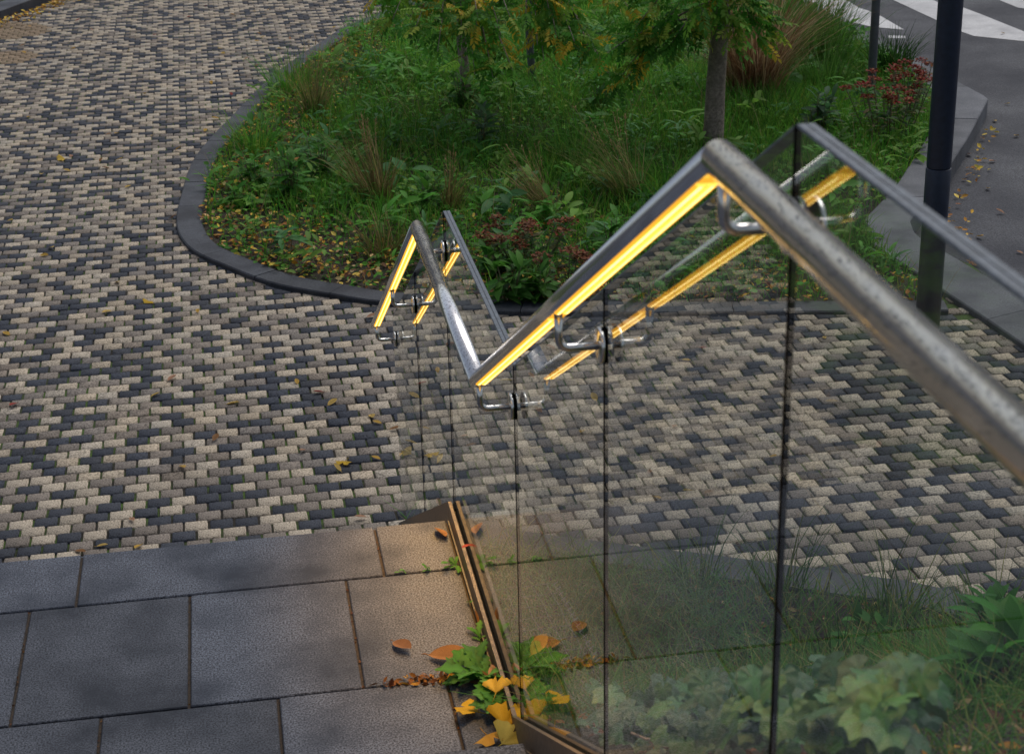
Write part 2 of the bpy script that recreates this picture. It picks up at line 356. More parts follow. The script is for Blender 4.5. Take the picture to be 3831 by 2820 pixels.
# the 300 that show largest
inframe = (sx > 0) & (sx < 1024) & (sy > 0) & (sy < 753)
occl = (sx > 395) & (sx < 620)
order = np.argsort(np.where(inframe, -sy + np.where(sx > 400, 45, 0), 1e6))
big = np.zeros(n, bool); big[order[:300]] = True
shared = {}
for i in order[:300]:
    s5 = int(min(4, (shade[i] - .86) / .056)); key = (int(kind[i]), s5, i % 4)
    if key not in shared:
        c = np.array(TOP3[key[0]]) * (.88 + .06 * s5)
        shared[key] = np_mesh('paver', TP[key[2]][0], TP[key[2]][1], M_PAVER, np.tile(c, (12, 1)))
    o = link('paver', shared[key], paving, CENT[i] + np.array([0, 0, ztop[i]])); o.rotation_euler = (tl[i, 0], tl[i, 1], rot[i])
bag = Bag(); rest = np.where(~big)[0]
for k in range(4):
    ii = rest[rest % 4 == k]; m_ = len(ii); cr, sr = np.cos(rot[ii]), np.sin(rot[ii]); z0 = 0 * cr
    Mx = np.stack([np.stack([cr, -sr, z0], 1), np.stack([sr, cr, z0], 1), np.stack([-tl[ii, 1], tl[ii, 0], z0 + 1], 1)], 1)
    P = CENT[ii].copy(); P[:, 2] += ztop[ii]; V, F = inst(TP[k][0], TP[k][1], Mx, P)
    bag.add(V, F, np.repeat(colr[ii], 12, 0))
tag(link('paver_field', bag.mesh('paver_field', M_PAVER), paving), kind='stuff')
print('pavers', n)

# ------------------------------------------------------------------ kerbs
def kerb(parent, A, B, z0, z1, seg, mat, name='kerb_stone', gap=.006, ch=.008, start=0.0):
    """stones between two parallel lines A (outer), B (inner)"""
    A = np.asarray(A); B = np.asarray(B); L = np.concatenate([[0], np.cumsum(np.linalg.norm(np.diff(A, axis=0), axis=1))])
    s = start
    while s < L[-1] - .05:
        e = min(L[-1], s + seg * random.uniform(.93, 1.07)); k = max(2, int((e - s) / .12) + 1); ts = np.linspace(s + gap / 2, e - gap / 2, k)
        pa = np.stack([np.interp(ts, L, A[:, i]) for i in (0, 1)], 1); pb = np.stack([np.interp(ts, L, B[:, i]) for i in (0, 1)], 1)
        dz = random.uniform(-.003, .003); V = []
        for q, r_ in zip(pa, pb):
            u = (r_ - q) / np.linalg.norm(r_ - q)
            for p, z in ((q, z0), (q, z1 - ch), (q + u * ch, z1), (r_ - u * ch, z1), (r_, z1 - ch), (r_, z0)): V.append((p[0], p[1], z + dz))
        F = []
        for i in range(k - 1):
            for j in range(5): F.append((i * 6 + j, i * 6 + j + 1, i * 6 + 7 + j, i * 6 + 6 + j))
        F += [tuple(range(5, -1, -1)), tuple((k - 1) * 6 + j for j in range(6))]
        link(name, pd(name, V, F, mat), parent); s = e
bk = empty('planting_bed_kerb', (1, 11, Z_P)); bk.location = (0, 0, 0); tag(bk, 'dark stone kerb curving around the large planting bed', 'kerb', kind='structure')
kerb(bk, KS, KIN, Z_P - .06, Z_P + .028, .62, M_KERB)
rkb = empty('road_kerb'); tag(rkb, 'pale wide granite kerb between planting bed and asphalt road', 'kerb', kind='structure')
kerb(rkb, RK_OUT, RK_IN, Z_R - .05, Z_P + .03, 1.15, M_KERBL, start=.3)
nkb = empty('slope_bed_kerb'); tag(nkb, 'dark kerb edging the weedy bed below the glass', 'kerb', kind='structure')
kerb(nkb, NKS, offset(NKS, -.2), Z_P - .06, Z_P + .03, .66, M_KERB)
fk = empty('far_kerb'); tag(fk, 'dark kerb in the far corner of the paving, leaves along its foot', 'kerb', kind='structure')
kerb(fk, [(-3.9, 17.0), (-2.46, 20.22), (-1.85, 21.6), (-1.4, 23)], [(-4.15, 17.1), (-2.72, 20.34), (-2.1, 21.72), (-1.65, 23.1)], Z_P - .05, Z_P + .11, .9, M_KERB)

# ------------------------------------------------------------------ landing, steps, stair wall
def slab(parent, x0, x1, y0, y1, z, name='slab', g=.0045, th=.05):
    o = link(name, box_me(name, x0 + g, x1 - g, y0 + g, y1 - g, -th, 0, M_SLAB, .003), parent, (0, 0, z + random.uniform(-.0015, .0015))); return o
land = link('landing', box_me('landing', -3.2, .588, 3.62, 5.14, Z_L - .35, Z_L - .009, M_JOINT)); tag(land, 'dark granite slab landing at the foot of the stairs', 'landing', kind='structure')
XE = .588
rowsL = [(4.81, 5.15, [-3.2, -2.45, -1.52, -.585, .35, XE]), (4.18, 4.81, [-3.2, -2.64, -2.16, -1.68, -1.2, -.72, -.245, .23, XE]), (3.60, 4.18, [-3.2, -2.86, -2.38, -1.91, -1.43, -.955, -.48, -.005, .46, XE])]
for y0, y1, xs in rowsL:
    for a, b_ in zip(xs[:-1], xs[1:]): slab(land, a, b_, y0, y1, Z_L)
stairs = empty('stairs'); tag(stairs, 'granite stair flights above and below the landing', 'stairs', kind='structure')
for i in range(7):                                  # upper flight
    z = Z_L + .1546 * (i + 1); y1 = 3.61 - .29 * i; y0 = (y1 - .30) if i < 6 else -2.2
    link('step', box_me('step', -3.2, .583, y0, y1, z - .154, z, M_SLAB, .005), stairs)
for i in range(5):                                  # lower flight
    z = Z_L - .1667 * (i + 1); y0 = 5.142 + .3127 * i
    link('step', box_me('step', -3.2, .583, y0, y0 + .318, z - .166, z, M_SLAB, .005), stairs)
SL = (1.566 - .484) / (3.85 - 1.83)
def ztop_g(y):                                      # glass top line
    if y <= 1.83: return -.484
    if y <= 3.85: return -.484 - SL * (y - 1.83)
    if y <= 5.15: return -1.566
    return -1.566 - SL * (y - 5.15)
GH = 1.03
sw = []; ys = [-2.2, 1.83, 3.85, 5.15, 7.16]
V = []; F = []
for y in ys:
    zt = ztop_g(y) - GH - .03
    for x in (.592, .662): V += [(x, y, zt), (x, y, -4.0)]
for i in range(4):
    a = i * 4; b_ = a + 4
    F += [(a, b_, b_ + 2, a + 2), (a, a + 1, b_ + 1, b_), (a + 2, b_ + 2, b_ + 3, a + 3)]
F += [(0, 2, 3, 1), (16, 17, 19, 18)]
wl = link('stair_wall', pd('stair_wall', V, F, M_CONC)); tag(wl, 'low concrete wall carrying the glass along the stairs', 'wall', kind='structure')

# ------------------------------------------------------------------ glass balustrade
bal = empty('glass_balustrade', (GX, 3, Z_L)); bal.location = (0, 0, 0)
tag(bal, 'frameless glass balustrade stepping down beside the stairs', 'balustrade')
g0, g1 = .615, .636
def gz(y): return ztop_g(y)
panels = [(-1.2, .40), (.40, 1.83), (1.83, 2.83), (2.83, 3.85), (3.85, 5.15), (5.15, 6.12), (6.12, 7.13)]
for y0, y1 in panels:
    a, b_ = y0 + .003, y1 - .003
    za, zc = gz(max(a, y0 + 1e-6)), gz(min(b_, y1 - 1e-6)); tk = .004
    xm0, xm1 = (g0 + g1) / 2 - .0008, (g0 + g1) / 2 + .0008
    V = [(g0, a, za - GH), (g0, b_, zc - GH), (g0, b_, zc - tk), (g0, a, za - tk), (g1, a, za - GH), (g1, b_, zc - GH), (g1, b_, zc - tk), (g1, a, za - tk)]
    pane = link('glass_panel', pd('glass_panel', V, [(0, 3, 2, 1), (4, 5, 6, 7)], M_GLASS), bal)
    V = []
    for y, zt in ((a, za), (b_, zc)): V += [(g0, y, zt - tk), (g0, y, zt - .001), (g0 + .001, y, zt), (xm0, y, zt), (xm0, y, zt - .003), (xm1, y, zt - .003), (xm1, y, zt), (g1 - .001, y, zt), (g1, y, zt - .001), (g1, y, zt - tk)]
    F = [(j, (j + 1) % 10, 10 + (j + 1) % 10, 10 + j) for j in range(10)] + [tuple(range(9, -1, -1)), tuple(range(10, 20))]
    link('glass_edge', pd('glass_edge', V, F, M_GEDGE), pane)
for y in (.40, 1.83, 2.83, 3.85, 5.15, 6.12):
    zt = gz(y); link('joint_seal', box_me('joint_seal', g0 - .0008, g0 + .007, y - .0029, y + .0029, zt - GH, zt - .002, M_BLACK), bal)
def chan(pts, x0, x1, h0, h1, name):
    V = []; F = []
    for y, z in pts: V += [(x0, y, z + h0), (x1, y, z + h0), (x1, y, z + h1), (x0, y, z + h1)]
    for i in range(len(pts) - 1):
        for k in range(4): F.append((i * 4 + k, i * 4 + 4 + k, i * 4 + 4 + (k + 1) % 4, i * 4 + (k + 1) % 4))
    F += [(0, 1, 2, 3), tuple(len(V) - 4 + k for k in (3, 2, 1, 0))]
    return pd(name, V, F, M_CHAN)
cp = [(-1.2, gz(0) - GH), (1.86, gz(0) - GH), (3.87, gz(4) - GH), (5.16, gz(4) - GH), (7.13, gz(7.13) - GH)]
for i in range(4):
    p = cp[i:i + 2]; h0 = -.03 if i in (0, 2) else -.16
    p = [(p[0][0] + .001, p[0][1]), (p[1][0] - .001, p[1][1])]
    link('channel_plate', chan(p, .5965, .6075, h0, .035, 'channel_plate'), bal)
    link('channel_plate', chan(p, .644, .655, h0, .035, 'channel_plate'), bal)
    link('channel_gasket', chan(p, .608, .6435, -.028, .004, 'channel_gasket'), bal).data.materials[0] = M_BLACK

# ------------------------------------------------------------------ handrail
hr = empty('handrail'); tag(hr, 'steel tube handrail with warm lit strip underneath, stepping down along the glass', 'handrail')
RX, RR = .533, .0214
RP = [(-1.2, -.523), (1.845, -.523), (3.885, -1.612), (5.145, -1.612), (7.06, -1.612 - SL * 1.915)]
def rail_z(y):
    for (a, za), (b_, zb) in zip(RP[:-1], RP[1:]):
        if a <= y <= b_: return za + (zb - za) * (y - a) / (b_ - a)
def perp(i):
    d0 = Vector((RP[i][0] - RP[i - 1][0], RP[i][1] - RP[i - 1][1])).normalized() if i > 0 else None
    d1 = Vector((RP[i + 1][0] - RP[i][0], RP[i + 1][1] - RP[i][1])).normalized() if i < len(RP) - 1 else None
    if d0 is None: d0 = d1
    if d1 is None: d1 = d0
    nn = (Vector((-d0.y, d0.x)) + Vector((-d1.y, d1.x))).normalized(); return nn / nn.dot(Vector((-d0.y, d0.x)))
def prof_tube():
    out = []; a0 = math.asin(15.6 / 21.4)
    for k in range(37):
        a = -math.pi / 2 + a0 + (2 * math.pi - 2 * a0) * k / 36; out.append((RR * math.cos(a), RR * math.sin(a)))
    zc = -RR * math.cos(a0)
    return out + [(-.0138, zc), (-.0138, zc + .004), (.0138, zc + .004), (.0138, zc)]
PT = prof_tube()
def sweep(i, prof, name, mats, midx=None, y0=None, y1=None, smooth_n=0):
    ends = []
    for k, yy in ((i, y0), (i + 1, y1)):
        if yy is None: pv = perp(k); c = RP[k]
        else:
            d = Vector((RP[i + 1][0] - RP[i][0], RP[i + 1][1] - RP[i][1])).normalized(); pv = Vector((-d.y, d.x)); c = (yy, rail_z(yy))
        ends.append([(RX + x, c[0] + pv.x * z, c[1] + pv.y * z) for x, z in prof])
    n = len(prof); V = ends[0] + ends[1]; F = [(k, (k + 1) % n, n + (k + 1) % n, n + k) for k in range(n)] + [tuple(range(n - 1, -1, -1)), tuple(range(n, 2 * n))]
    me = bpy.data.meshes.new(name); me.from_pydata(V, [], F)
    for m in mats: me.materials.append(m)
    for j, p in enumerate(me.polygons):
        if midx and j < n: p.material_index = midx[j]
        if j < smooth_n: p.use_smooth = True
    me.update(); return me
for i in range(4): link('rail_tube', sweep(i, PT, 'rail_tube', [M_STEEL], smooth_n=36), hr)
mm = .001
LP = [(-13.6, -14.2), (-13.4, -16.2), (-10.5, -17.4), (-8.6, -17.8), (-5.6, -18.1), (-3.0, -18.2), (-1.2, -16.4), (1.2, -16.4), (3.0, -18.2), (5.6, -18.1), (8.6, -17.8), (10.5, -17.4), (13.4, -16.2), (13.6, -14.2)]
LP = [(x * mm, z * mm) for x, z in LP]; LI = [2, 2, 0, 1, 0, 0, 2, 0, 0, 1, 0, 2, 2, 2]
BY = [1.825, 2.828, 3.856, 5.133, 6.134, 6.988]
spans = [(0, -.35, .38), (0, .42, 1.77), (1, 1.90, 2.80), (1, 2.865, 3.83), (2, 3.93, 5.10), (3, 5.20, 6.105), (3, 6.165, 6.965)]
for i, a, b_ in spans:
    ledp = link('led_strip', sweep(i, LP, 'led_strip', [M_LED, M_LEDC, M_LEDE], LI, a, b_), hr)
    al = bpy.data.lights.new('led_light', 'AREA'); al.shape = 'RECTANGLE'; ln = math.hypot(b_ - a, rail_z(b_) - rail_z(a)); al.size = .02; al.size_y = ln
    al.color = (1.0, .53, .15); al.energy = 2.2 * ln; al.spread = math.radians(68)
    lo = bpy.data.objects.new('led_light', al); COL.objects.link(lo); lo.parent = hr
    d = Vector((0, b_ - a, rail_z(b_) - rail_z(a))).normalized(); nn = Vector((0, -d.z, d.y)); ym = (a + b_) / 2
    lo.location = Vector((RX, ym, rail_z(ym))) - nn * .0187
    lo.matrix_world = Matrix.Translation(lo.location) @ Matrix((Vector((1, 0, 0)), d, Vector((1, 0, 0)).cross(d))).transposed().to_4x4()
for y in BY:
    zr = rail_z(min(y, 7.05)); zb = zr - .078; pts = [(RX, y, zr - .012)]
    for k in range(7):
        a = math.pi / 2 * k / 6; pts.append((RX + .02 * (1 - math.cos(a)), y, zb + .02 - .02 * math.sin(a)))
    pts.append((.604, y, zb)); V, F = tube(pts, .0076, 12)
    br = link('bracket', np_mesh('bracket', V, F, M_ROD, smooth=True), hr)
    for x0, x1, m in ((.6035, .6115, M_ROD), (.6115, .6148, M_BLACK), (.6362, .638, M_BLACK), (.638, .645, M_ROD)):
        V, F = tube([(x0, y, zb), (x0 + .0015, y, zb), (x1 - .0015, y, zb), (x1, y, zb)], [.030, .0325, .0325, .030] if m is M_ROD else .0325, 28)
        link('clamp_disc' if m is M_ROD else 'gasket', np_mesh('clamp_disc', V, F, m), br)
# rain drops on the rail
def drops(n, seg, y0, y1, smin, smax):
    k = 6; T = [(0, 0, .55)]; 
    for z, r_ in ((.4, .62), (0.0, 1.0)):
        T += [(r_ * math.cos(2 * math.pi * j / k), r_ * math.sin(2 * math.pi * j / k), z) for j in range(k)]
    T = np.array(T); tri = np.array([(0, 1 + j, 1 + (j + 1) % k) for j in range(k)]); qd = np.array([(1 + j, 7 + j, 7 + (j + 1) % k, 1 + (j + 1) % k) for j in range(k)])
    y = rng.uniform(y0, y1, n); a = rng.normal(math.pi / 2, .75, n); d = Vector((RP[seg + 1][0] - RP[seg][0], RP[seg + 1][1] - RP[seg][1])).normalized()
    nx, nr = np.cos(a), np.sin(a); nv = np.stack([nx, -d.y * nr, d.x * nr], 1)
    c = np.stack([np.full(n, RX), y, [rail_z(q) for q in y]], 1) + nv * (RR - .0002)
    ax = np.tile([0, d.x, d.y], (n, 1)); bx = np.cross(nv, ax); s = np.exp(rng.uniform(math.log(smin), math.log(smax), n))
    M = np.stack([ax * s[:, None] * rng.uniform(.8, 1.3, (n, 1)), bx * s[:, None], nv * s[:, None] * .55], 2)
    return inst(T, [tri, qd], M, c)
bag = Bag()
for a in ((2300, 0, .55, 1.84, .0003, .0018), (900, 1, 1.9, 3.8, .0006, .0016), (2600, 2, 3.9, 5.1, .0007, .0022)): bag.add(*drops(*a), (1, 1, 1))
tag(link('rain_drops', bag.mesh('rain_drops', M_WATER, True), hr), 'beads of rain on top of the steel tube', kind='stuff')

gd = Bag(); k_ = 420; T_ = np.array([(0, 0, 0.0)] + [(.0, math.sin(a) * (.5 if math.cos(a) > 0 else .5), math.cos(a) * (1.6 if math.cos(a) > 0 else 1.0)) for a in np.arange(8) * math.pi / 4]); T_[0] = (-.35, 0, 0)
F_ = [np.array([(0, 1 + (q + 1) % 8, 1 + q) for q in range(8)])]
yy_ = rng.uniform(.7, 2.8, k_); zz_ = np.array([gz(q) for q in yy_]) - rng.uniform(.03, .8, k_); sc_ = rng.uniform(.0012, .0034, k_)
V, F = inst(T_, F_, np.einsum('n,ij->nij', sc_, np.eye(3)), np.stack([np.full(k_, g0 - .0004), yy_, zz_], 1)); gd.add(V, F, (1, 1, 1))
tag(link('rain_drops', gd.mesh('rain_drops', M_WATER), bal), 'rain drops clinging to the near glass', kind='stuff')
# ------------------------------------------------------------------ poles
def pole(name, x, y, r0, top, mat, label, base_h, r1):
    e = empty(name, (x, y, Z_P)); tag(e, label, 'pole')
    V, F = tube([(0, 0, -.1), (0, 0, base_h - .004), (0, 0, base_h)], [r1, r1, r0], 32); link('pole_base', np_mesh('pole_base', V, F, mat, smooth=False), e)
    V, F = tube([(0, 0, base_h + .003), (0, 0, base_h + .01), (0, 0, top)], [r0 * .97, r0, r0 * .96], 32); link('shaft', np_mesh('shaft', V, F, mat, smooth=True), e)
    return e
pole('lamp_post', 3.80, 8.85, .067, 6.0, M_POLE, 'thick dark navy post standing on the paving beside the road', .98, .069)
pole('sign_post', 5.49, 14.35, .037, 4.5, M_GPOLE, 'thin grey post rising behind the red flowering sedum', .06, .05)

# ------------------------------------------------------------------ planting: soil and stuff
P2 = np.array(BED); bx0, by0 = P2.min(0); bx1, by1 = P2.max(0)
soil = link('bed_soil', pd('bed_soil', [(x, y, Z_P + .006) for x, y in BED], [tuple(range(len(BED)))], M_SOIL)); tag(soil, 'dark soil of the large planting bed', 'soil', kind='structure')
KL = [tuple(p) for p in KIN]
def sample(n, dens=None, lo=(bx0, by0), hi=(bx1, by1)):
    P = np.stack([rng.uniform(lo[0], hi[0], n), rng.uniform(lo[1], hi[1], n), np.full(n, Z_P + .008)], 1); P = P[in_poly(P, BED)]
    if dens is not None: P = P[rng.uniform(0, 1, len(P)) < dens(P)]
    return P
def sstep(x, a, b_): t = np.clip((x - a) / (b_ - a), 0, 1); return t * t * (3 - 2 * t)
def patchy(P, f, s): return .5 + .25 * (np.sin(P[:, 0] * f + s) * np.cos(P[:, 1] * f * .8 + 2 * s) + np.sin(P[:, 0] * f * 2.3 - s + P[:, 1] * f * 1.7))
def litter_zone(P): return 1 - sstep(dist_line(P, KL), .25, 1.0)
def front(P): return (1 - sstep(P[:, 1] - .35 * np.abs(P[:, 0] - .7), 11.0, 12.3)) * (1 - sstep(P[:, 0], 1.9, 2.6))
GREEN = np.array([(.075, .25, .025), (.110, .32, .035), (.055, .19, .025), (.14, .34, .045), (.18, .29, .04)])
BR = leaf_tpl(1, .30, 6, .25, .35, .5); LANCE = leaf_tpl(1, .16, 6, .3, .5, .45)
# grass
bag = Bag()
P = sample(150000, lambda P: np.clip(.2 + 1.0 * patchy(P, 1.5, 1.3), .06, 1) * (1 - .7 * litter_zone(P)) * (1 - .75 * front(P)))
n = len(P); pt = patchy(P, .9, 4.2)
H = rng.uniform(.09, .22, n) * (.55 + .9 * pt); V, F = blades(P, H, rng.uniform(.004, .008, n), rng.uniform(0, 6.28, n), rng.uniform(.02, .45, n), rng.uniform(.05, .5, n))
c = cols(GREEN, n, 8, .35, .15); c *= np.repeat(.7 + .6 * patchy(P, .7, 9), 8)[:, None]; bag.add(V, F, c)
print('grass', n)
P = sample(2500, lambda P: .5 + 0 * P[:, 0]); n = len(P)
V, F = blades(P, rng.uniform(.15, .4, n), rng.uniform(.003, .005, n), rng.uniform(0, 6.28, n), rng.uniform(.1, .7, n), rng.uniform(.1, .6, n)); bag.add(V, F, cols([(.30, .24, .12), (.22, .17, .07)], n, 8))
tag(link('meadow_grass', bag.mesh('meadow_grass', M_GRASS)), 'lush green grass filling the large planting bed', 'grass', kind='stuff')
# ground cover: small leaves
LT, LF = leaf_tpl(1, .62, 3, .2, .2); bag = Bag()
P = sample(52000, lambda P: np.clip(.30 + .6 * patchy(P, 2.1, 5.5) + .5 * front(P) * patchy(P, 2.9, 1), 0, 1) * (1 - .25 * litter_zone(P))); n = len(P)
P[:, 2] += rng.uniform(.01, .11, n) * (1 - .7 * front(P)) * (.5 + patchy(P, 1.2, .5))
M = frames(rng.uniform(0, 6.28, n), rng.uniform(-.2, .7, n), rng.normal(0, .4, n), rng.uniform(.03, .062, n)); V, F = inst(LT, LF, M, P)
c = cols(np.array([(.08, .26, .03), (.11, .31, .04), (.06, .19, .03), (.18, .33, .05)]), n, len(LT), .35, .12); bag.add(V, F, c); print('cover', n)
P = sample(1100, lambda P: np.clip(.15 + .9 * patchy(P, 1.7, 6.1), 0, 1) * (1 - .5 * litter_zone(P))); 
for p_ in P:
    k = int(rng.integers(9, 18)); hh = rng.uniform(.08, .24); t_ = rng.uniform(.2, 1, k); Q_ = p_ + np.stack([rng.normal(0, .05, k), rng.normal(0, .05, k), hh * t_], 1)
    tp_ = BR if rng.uniform() < .6 else LANCE; V, F = inst(tp_[0], tp_[1], frames(rng.uniform(0, 6.28, k), rng.uniform(-.1, .9, k), rng.normal(0, .3, k), rng.uniform(.07, .17) * rng.uniform(.7, 1.2, k)), Q_)
    bag.add(V, F, cols(np.array([[(.06, .21, .03), (.10, .30, .04), (.09, .24, .08), (.15, .31, .05)][int(rng.integers(0, 4))]]), k, len(tp_[0]), .25, .08))
tag(link('ground_cover', bag.mesh('ground_cover', M_FOL)), 'low leafy green ground cover between the grasses', 'ground cover', kind='stuff')
# leaf litter
LIT = np.array([(.66, .42, .05), (.55, .28, .04), (.34, .15, .04), (.72, .52, .10), (.24, .11, .05), (.55, .40, .18), (.16, .07, .035)])
bag = Bag(); LT2, LF2 = leaf_tpl(1, .5, 3, .35, -.15)
P = sample(46000, lambda P: np.clip(litter_zone(P) ** 1.1 * (.55 + .6 * patchy(P, 3, 2)) + .6 * front(P) * patchy(P, 3.3, 7) + .015, 0, 1)); n = len(P)
P[:, 2] += rng.uniform(.004, .05, n); M = frames(rng.uniform(0, 6.28, n), rng.normal(0, .3, n), rng.normal(0, .5, n), rng.uniform(.025, .055, n)); V, F = inst(LT2, LF2, M, P)
bag.add(V, F, cols(LIT, n, len(LT2), .3, .08)); print('litter', n)
# leaf drift along the far kerb and the road kerb
for (x0, y0, x1, y1, z, k, wd) in ((-2.9, 19.2, -1.8, 21.5, Z_P + .012, 330, .16), (4.62, 10.1, 4.95, 11.4, Z_R + .01, 45, .06), (5.0, 11.4, 6.2, 13.5, Z_R + .01, 45, .05)):
    tt = rng.uniform(0, 1, k); P = np.stack([x0 + (x1 - x0) * tt + np.abs(rng.normal(0, wd, k)), y0 + (y1 - y0) * tt, z + rng.uniform(0, .02, k)], 1)
    V, F = inst(LT2, LF2, frames(rng.uniform(0, 6.28, k), rng.normal(0, .25, k), rng.normal(0, .4, k), rng.uniform(.03, .06, k)), P); bag.add(V, F, cols(LIT[:4], k, len(LT2), .3, .08))
tag(link('leaf_litter', bag.mesh('leaf_litter', M_DRY)), 'yellow and brown fallen leaves heaped along the kerbs', 'leaf litter', kind='stuff')

# ------------------------------------------------------------------ planting: single plants
def leafy(x, y, h, nl, label, base=((.055, .18, .025), (.08, .23, .035)), z=Z_P, lw=1.0, cat='plant', name='leafy_plant', group='leafy plants in the large bed', tpl=BR, ln=(.12, .22)):
    e = empty(name, (x, y, z)); tag(e, label, cat, group)
    ns = max(3, nl // 7); st = Bag(); fo = Bag()
    for s in range(ns):
        az = rng.uniform(0, 6.28); sp = rng.uniform(.02, .35) * h; top = np.array([math.cos(az) * sp, math.sin(az) * sp, h * rng.uniform(.6, 1)]); b0 = top * [.2, .2, 0]
        pts = [tuple(b0 + (top - b0) * t) for t in (0, .5, 1)]; st.add(*tube(pts, [.005, .004, .002], 5), (.06, .10, .03))
        k = nl // ns; t = np.linspace(.15, 1, k); P = b0 + (top - b0) * t[:, None]
        M = frames(np.arange(k) * 2.4 + az, rng.uniform(-.1, .7, k) + .5 * (t > .85), rng.normal(0, .25, k), rng.uniform(*ln, k) * lw * (1.1 - .45 * t)); V, F = inst(tpl[0], tpl[1], M, P)
        fo.add(V, F, cols(np.array(base), k, len(tpl[0]), .3, .1))
    link('stems', st.mesh('stems', M_STEM), e); link('leaves', fo.mesh('leaves', M_FOL), e); return e
leafy(.39, 12.35, .42, 70, 'bushy broad-leaved plant nearest the curved end of the kerb')
leafy(.62, 12.75, .40, 60, 'broad-leaved plant just behind the bushy one at the kerb bend')
leafy(.13, 12.75, .30, 42, 'small leafy plant beside the leaf-strewn kerb bend')
leafy(1.30, 11.85, .28, 46, 'low leafy plant between the two pale dry grass clumps')
leafy(1.56, 9.86, .26, 60, 'bright green leafy plant right behind the lower glass panel', ((.05, .16, .02), (.07, .19, .03)), ln=(.13, .22))
leafy(1.74, 9.86, .24, 60, 'bright green leafy plant touching the bed kerb below the red sedum', ((.05, .15, .02), (.07, .18, .03)), ln=(.13, .22))
leafy(1.56, 10.38, .26, 40, 'leafy plant between the glass and the front sedum')
leafy(1.92, 13.4, .38, 48, 'pale leafy plant in the middle of the bed', ((.06, .14, .05), (.08, .17, .07)))
leafy(1.98, 14.8, .42, 60, 'leafy plant below the hanging tree twigs on the left')
leafy(3.10, 14.4, .40, 60, 'leafy plant to the left of the thick tree trunk')
leafy(4.62, 13.2, .40, 80, 'blue-green leafy shrub in front of the thin grey post', ((.05, .12, .05), (.07, .15, .07)))
leafy(4.55, 12.5, .22, 50, 'low leafy plant by the road kerb point', ((.05, .14, .02), (.08, .17, .03)))
leafy(2.60, 10.1, .28, 44, 'leafy plant half hidden behind the lit sloping rail')
leafy(2.35, 10.55, .30, 44, 'leafy plant behind the front sedum near the sloping rail')
leafy(-.02, 12.35, .14, 26, 'tiny leafy seedling on the leaf-covered bed edge')
def tussock(x, y, h, nb, label, base, spread=.5, wd=(.004, .008), name='grass_clump', group='grass clumps in the large bed', z=Z_P, r=.08, curl=(.1, .6), lean=(0, 1.0), heads=0, bias=(0, 0)):
    e = empty(name, (x, y, z)); tag(e, label, 'grass', group); bg_ = Bag()
    a = rng.uniform(0, 6.28, nb); rr = r * np.sqrt(rng.uniform(0, 1, nb)) * rng.uniform(.6, 1.5, nb); P = np.stack([rr * np.cos(a), rr * np.sin(a), 0 * a], 1)
    lx = np.cos(a) * spread * rng.uniform(*lean, nb) + bias[0] + rng.normal(0, .08, nb); ly = np.sin(a) * spread * rng.uniform(*lean, nb) + bias[1] + rng.normal(0, .08, nb)
    V, F = blades(P, h * rng.uniform(.3, 1.1, nb), rng.uniform(*wd, nb), np.arctan2(ly, lx), np.hypot(lx, ly), rng.uniform(*curl, nb), 4); bg_.add(V, F, cols(np.array(base), nb, 10, .3, .08))
    link('blades', bg_.mesh('blades', M_GRASS), e)
    if heads:
        hb = Bag(); a = rng.uniform(0, 6.28, heads); ln = spread * 1.1 * rng.uniform(.1, 1, heads)
        for i in range(heads):
            tp = np.array([(math.cos(a[i]) * ln[i] + bias[0]) * h, (math.sin(a[i]) * ln[i] + bias[1]) * h, h * rng.uniform(1.0, 1.25)]); hb.add(*tube([(0, 0, 0), tuple(tp * .5 + np.array([0, 0, .03])), tuple(tp)], [.0025, .002, .0012], 4), (.36, .27, .13))
            k = 12; t = rng.uniform(.6, 1, k); P = tp * t[:, None]; V, F = inst(LANCE[0], LANCE[1], frames(a[i] + rng.normal(0, .8, k), rng.uniform(.9, 1.45, k), 0 * t, .028), P); hb.add(V, F, cols([(.34, .25, .12), (.26, .18, .08)], k, len(LANCE[0])))
        link('seed_stalks', hb.mesh('seed_stalks', M_GRASS), e)
    return e
STR = [(.34, .26, .12), (.24, .18, .07), (.14, .13, .04), (.10, .12, .03)]
tussock(.97, 12.15, .55, 240, 'tallest straw-coloured grass clump on the left of the bed', STR, .3, heads=12, bias=(-.12, .1), r=.1)
tussock(1.46, 11.80, .42, 110, 'straw-coloured grass clump rising just behind the lower rail corner', STR[1:], .22, heads=4, bias=(.08, 0), r=.06)
tussock(2.12, 11.55, .45, 130, 'straw grass clump leaning left behind the red front sedum', STR, .3, heads=7, bias=(-.35, .1), r=.07)
tussock(2.75, 11.75, .55, 200, 'long wispy grass clump in the middle of the bed', [(.08, .13, .03), (.12, .14, .04), (.28, .24, .1)], .5, heads=8, bias=(-.3, .05), r=.12)
tussock(.92, 10.95, .30, 190, 'short brownish grass tuft close to the lower rail', [(.12, .12, .03), (.2, .15, .06), (.07, .1, .02)], .7, r=.12)
tussock(.70, 14.9, .55, 200, 'pale dry grass clump near the far curved kerb', [(.2, .19, .07), (.1, .15, .03), (.3, .24, .1)], .35, heads=6)
tussock(4.48, 14.5, 1.25, 760, 'tall rust-brown ornamental grass behind the tree trunk', [(.22, .12, .06), (.34, .22, .11), (.46, .34, .19), (.16, .09, .05)], .22, (.005, .011), r=.16, curl=(.1, .8), heads=26)
tussock(5.45, 15.9, .75, 520, 'tall bright green grass clump beside the crossing', [(.06, .16, .02), (.08, .19, .03), (.05, .12, .02)], .35, (.006, .012), r=.3)
tussock(5.75, 17.0, .75, 420, 'far green grass clump at the crossing end of the bed', [(.06, .16, .02), (.08, .2, .03)], .35, (.006, .012), r=.3)
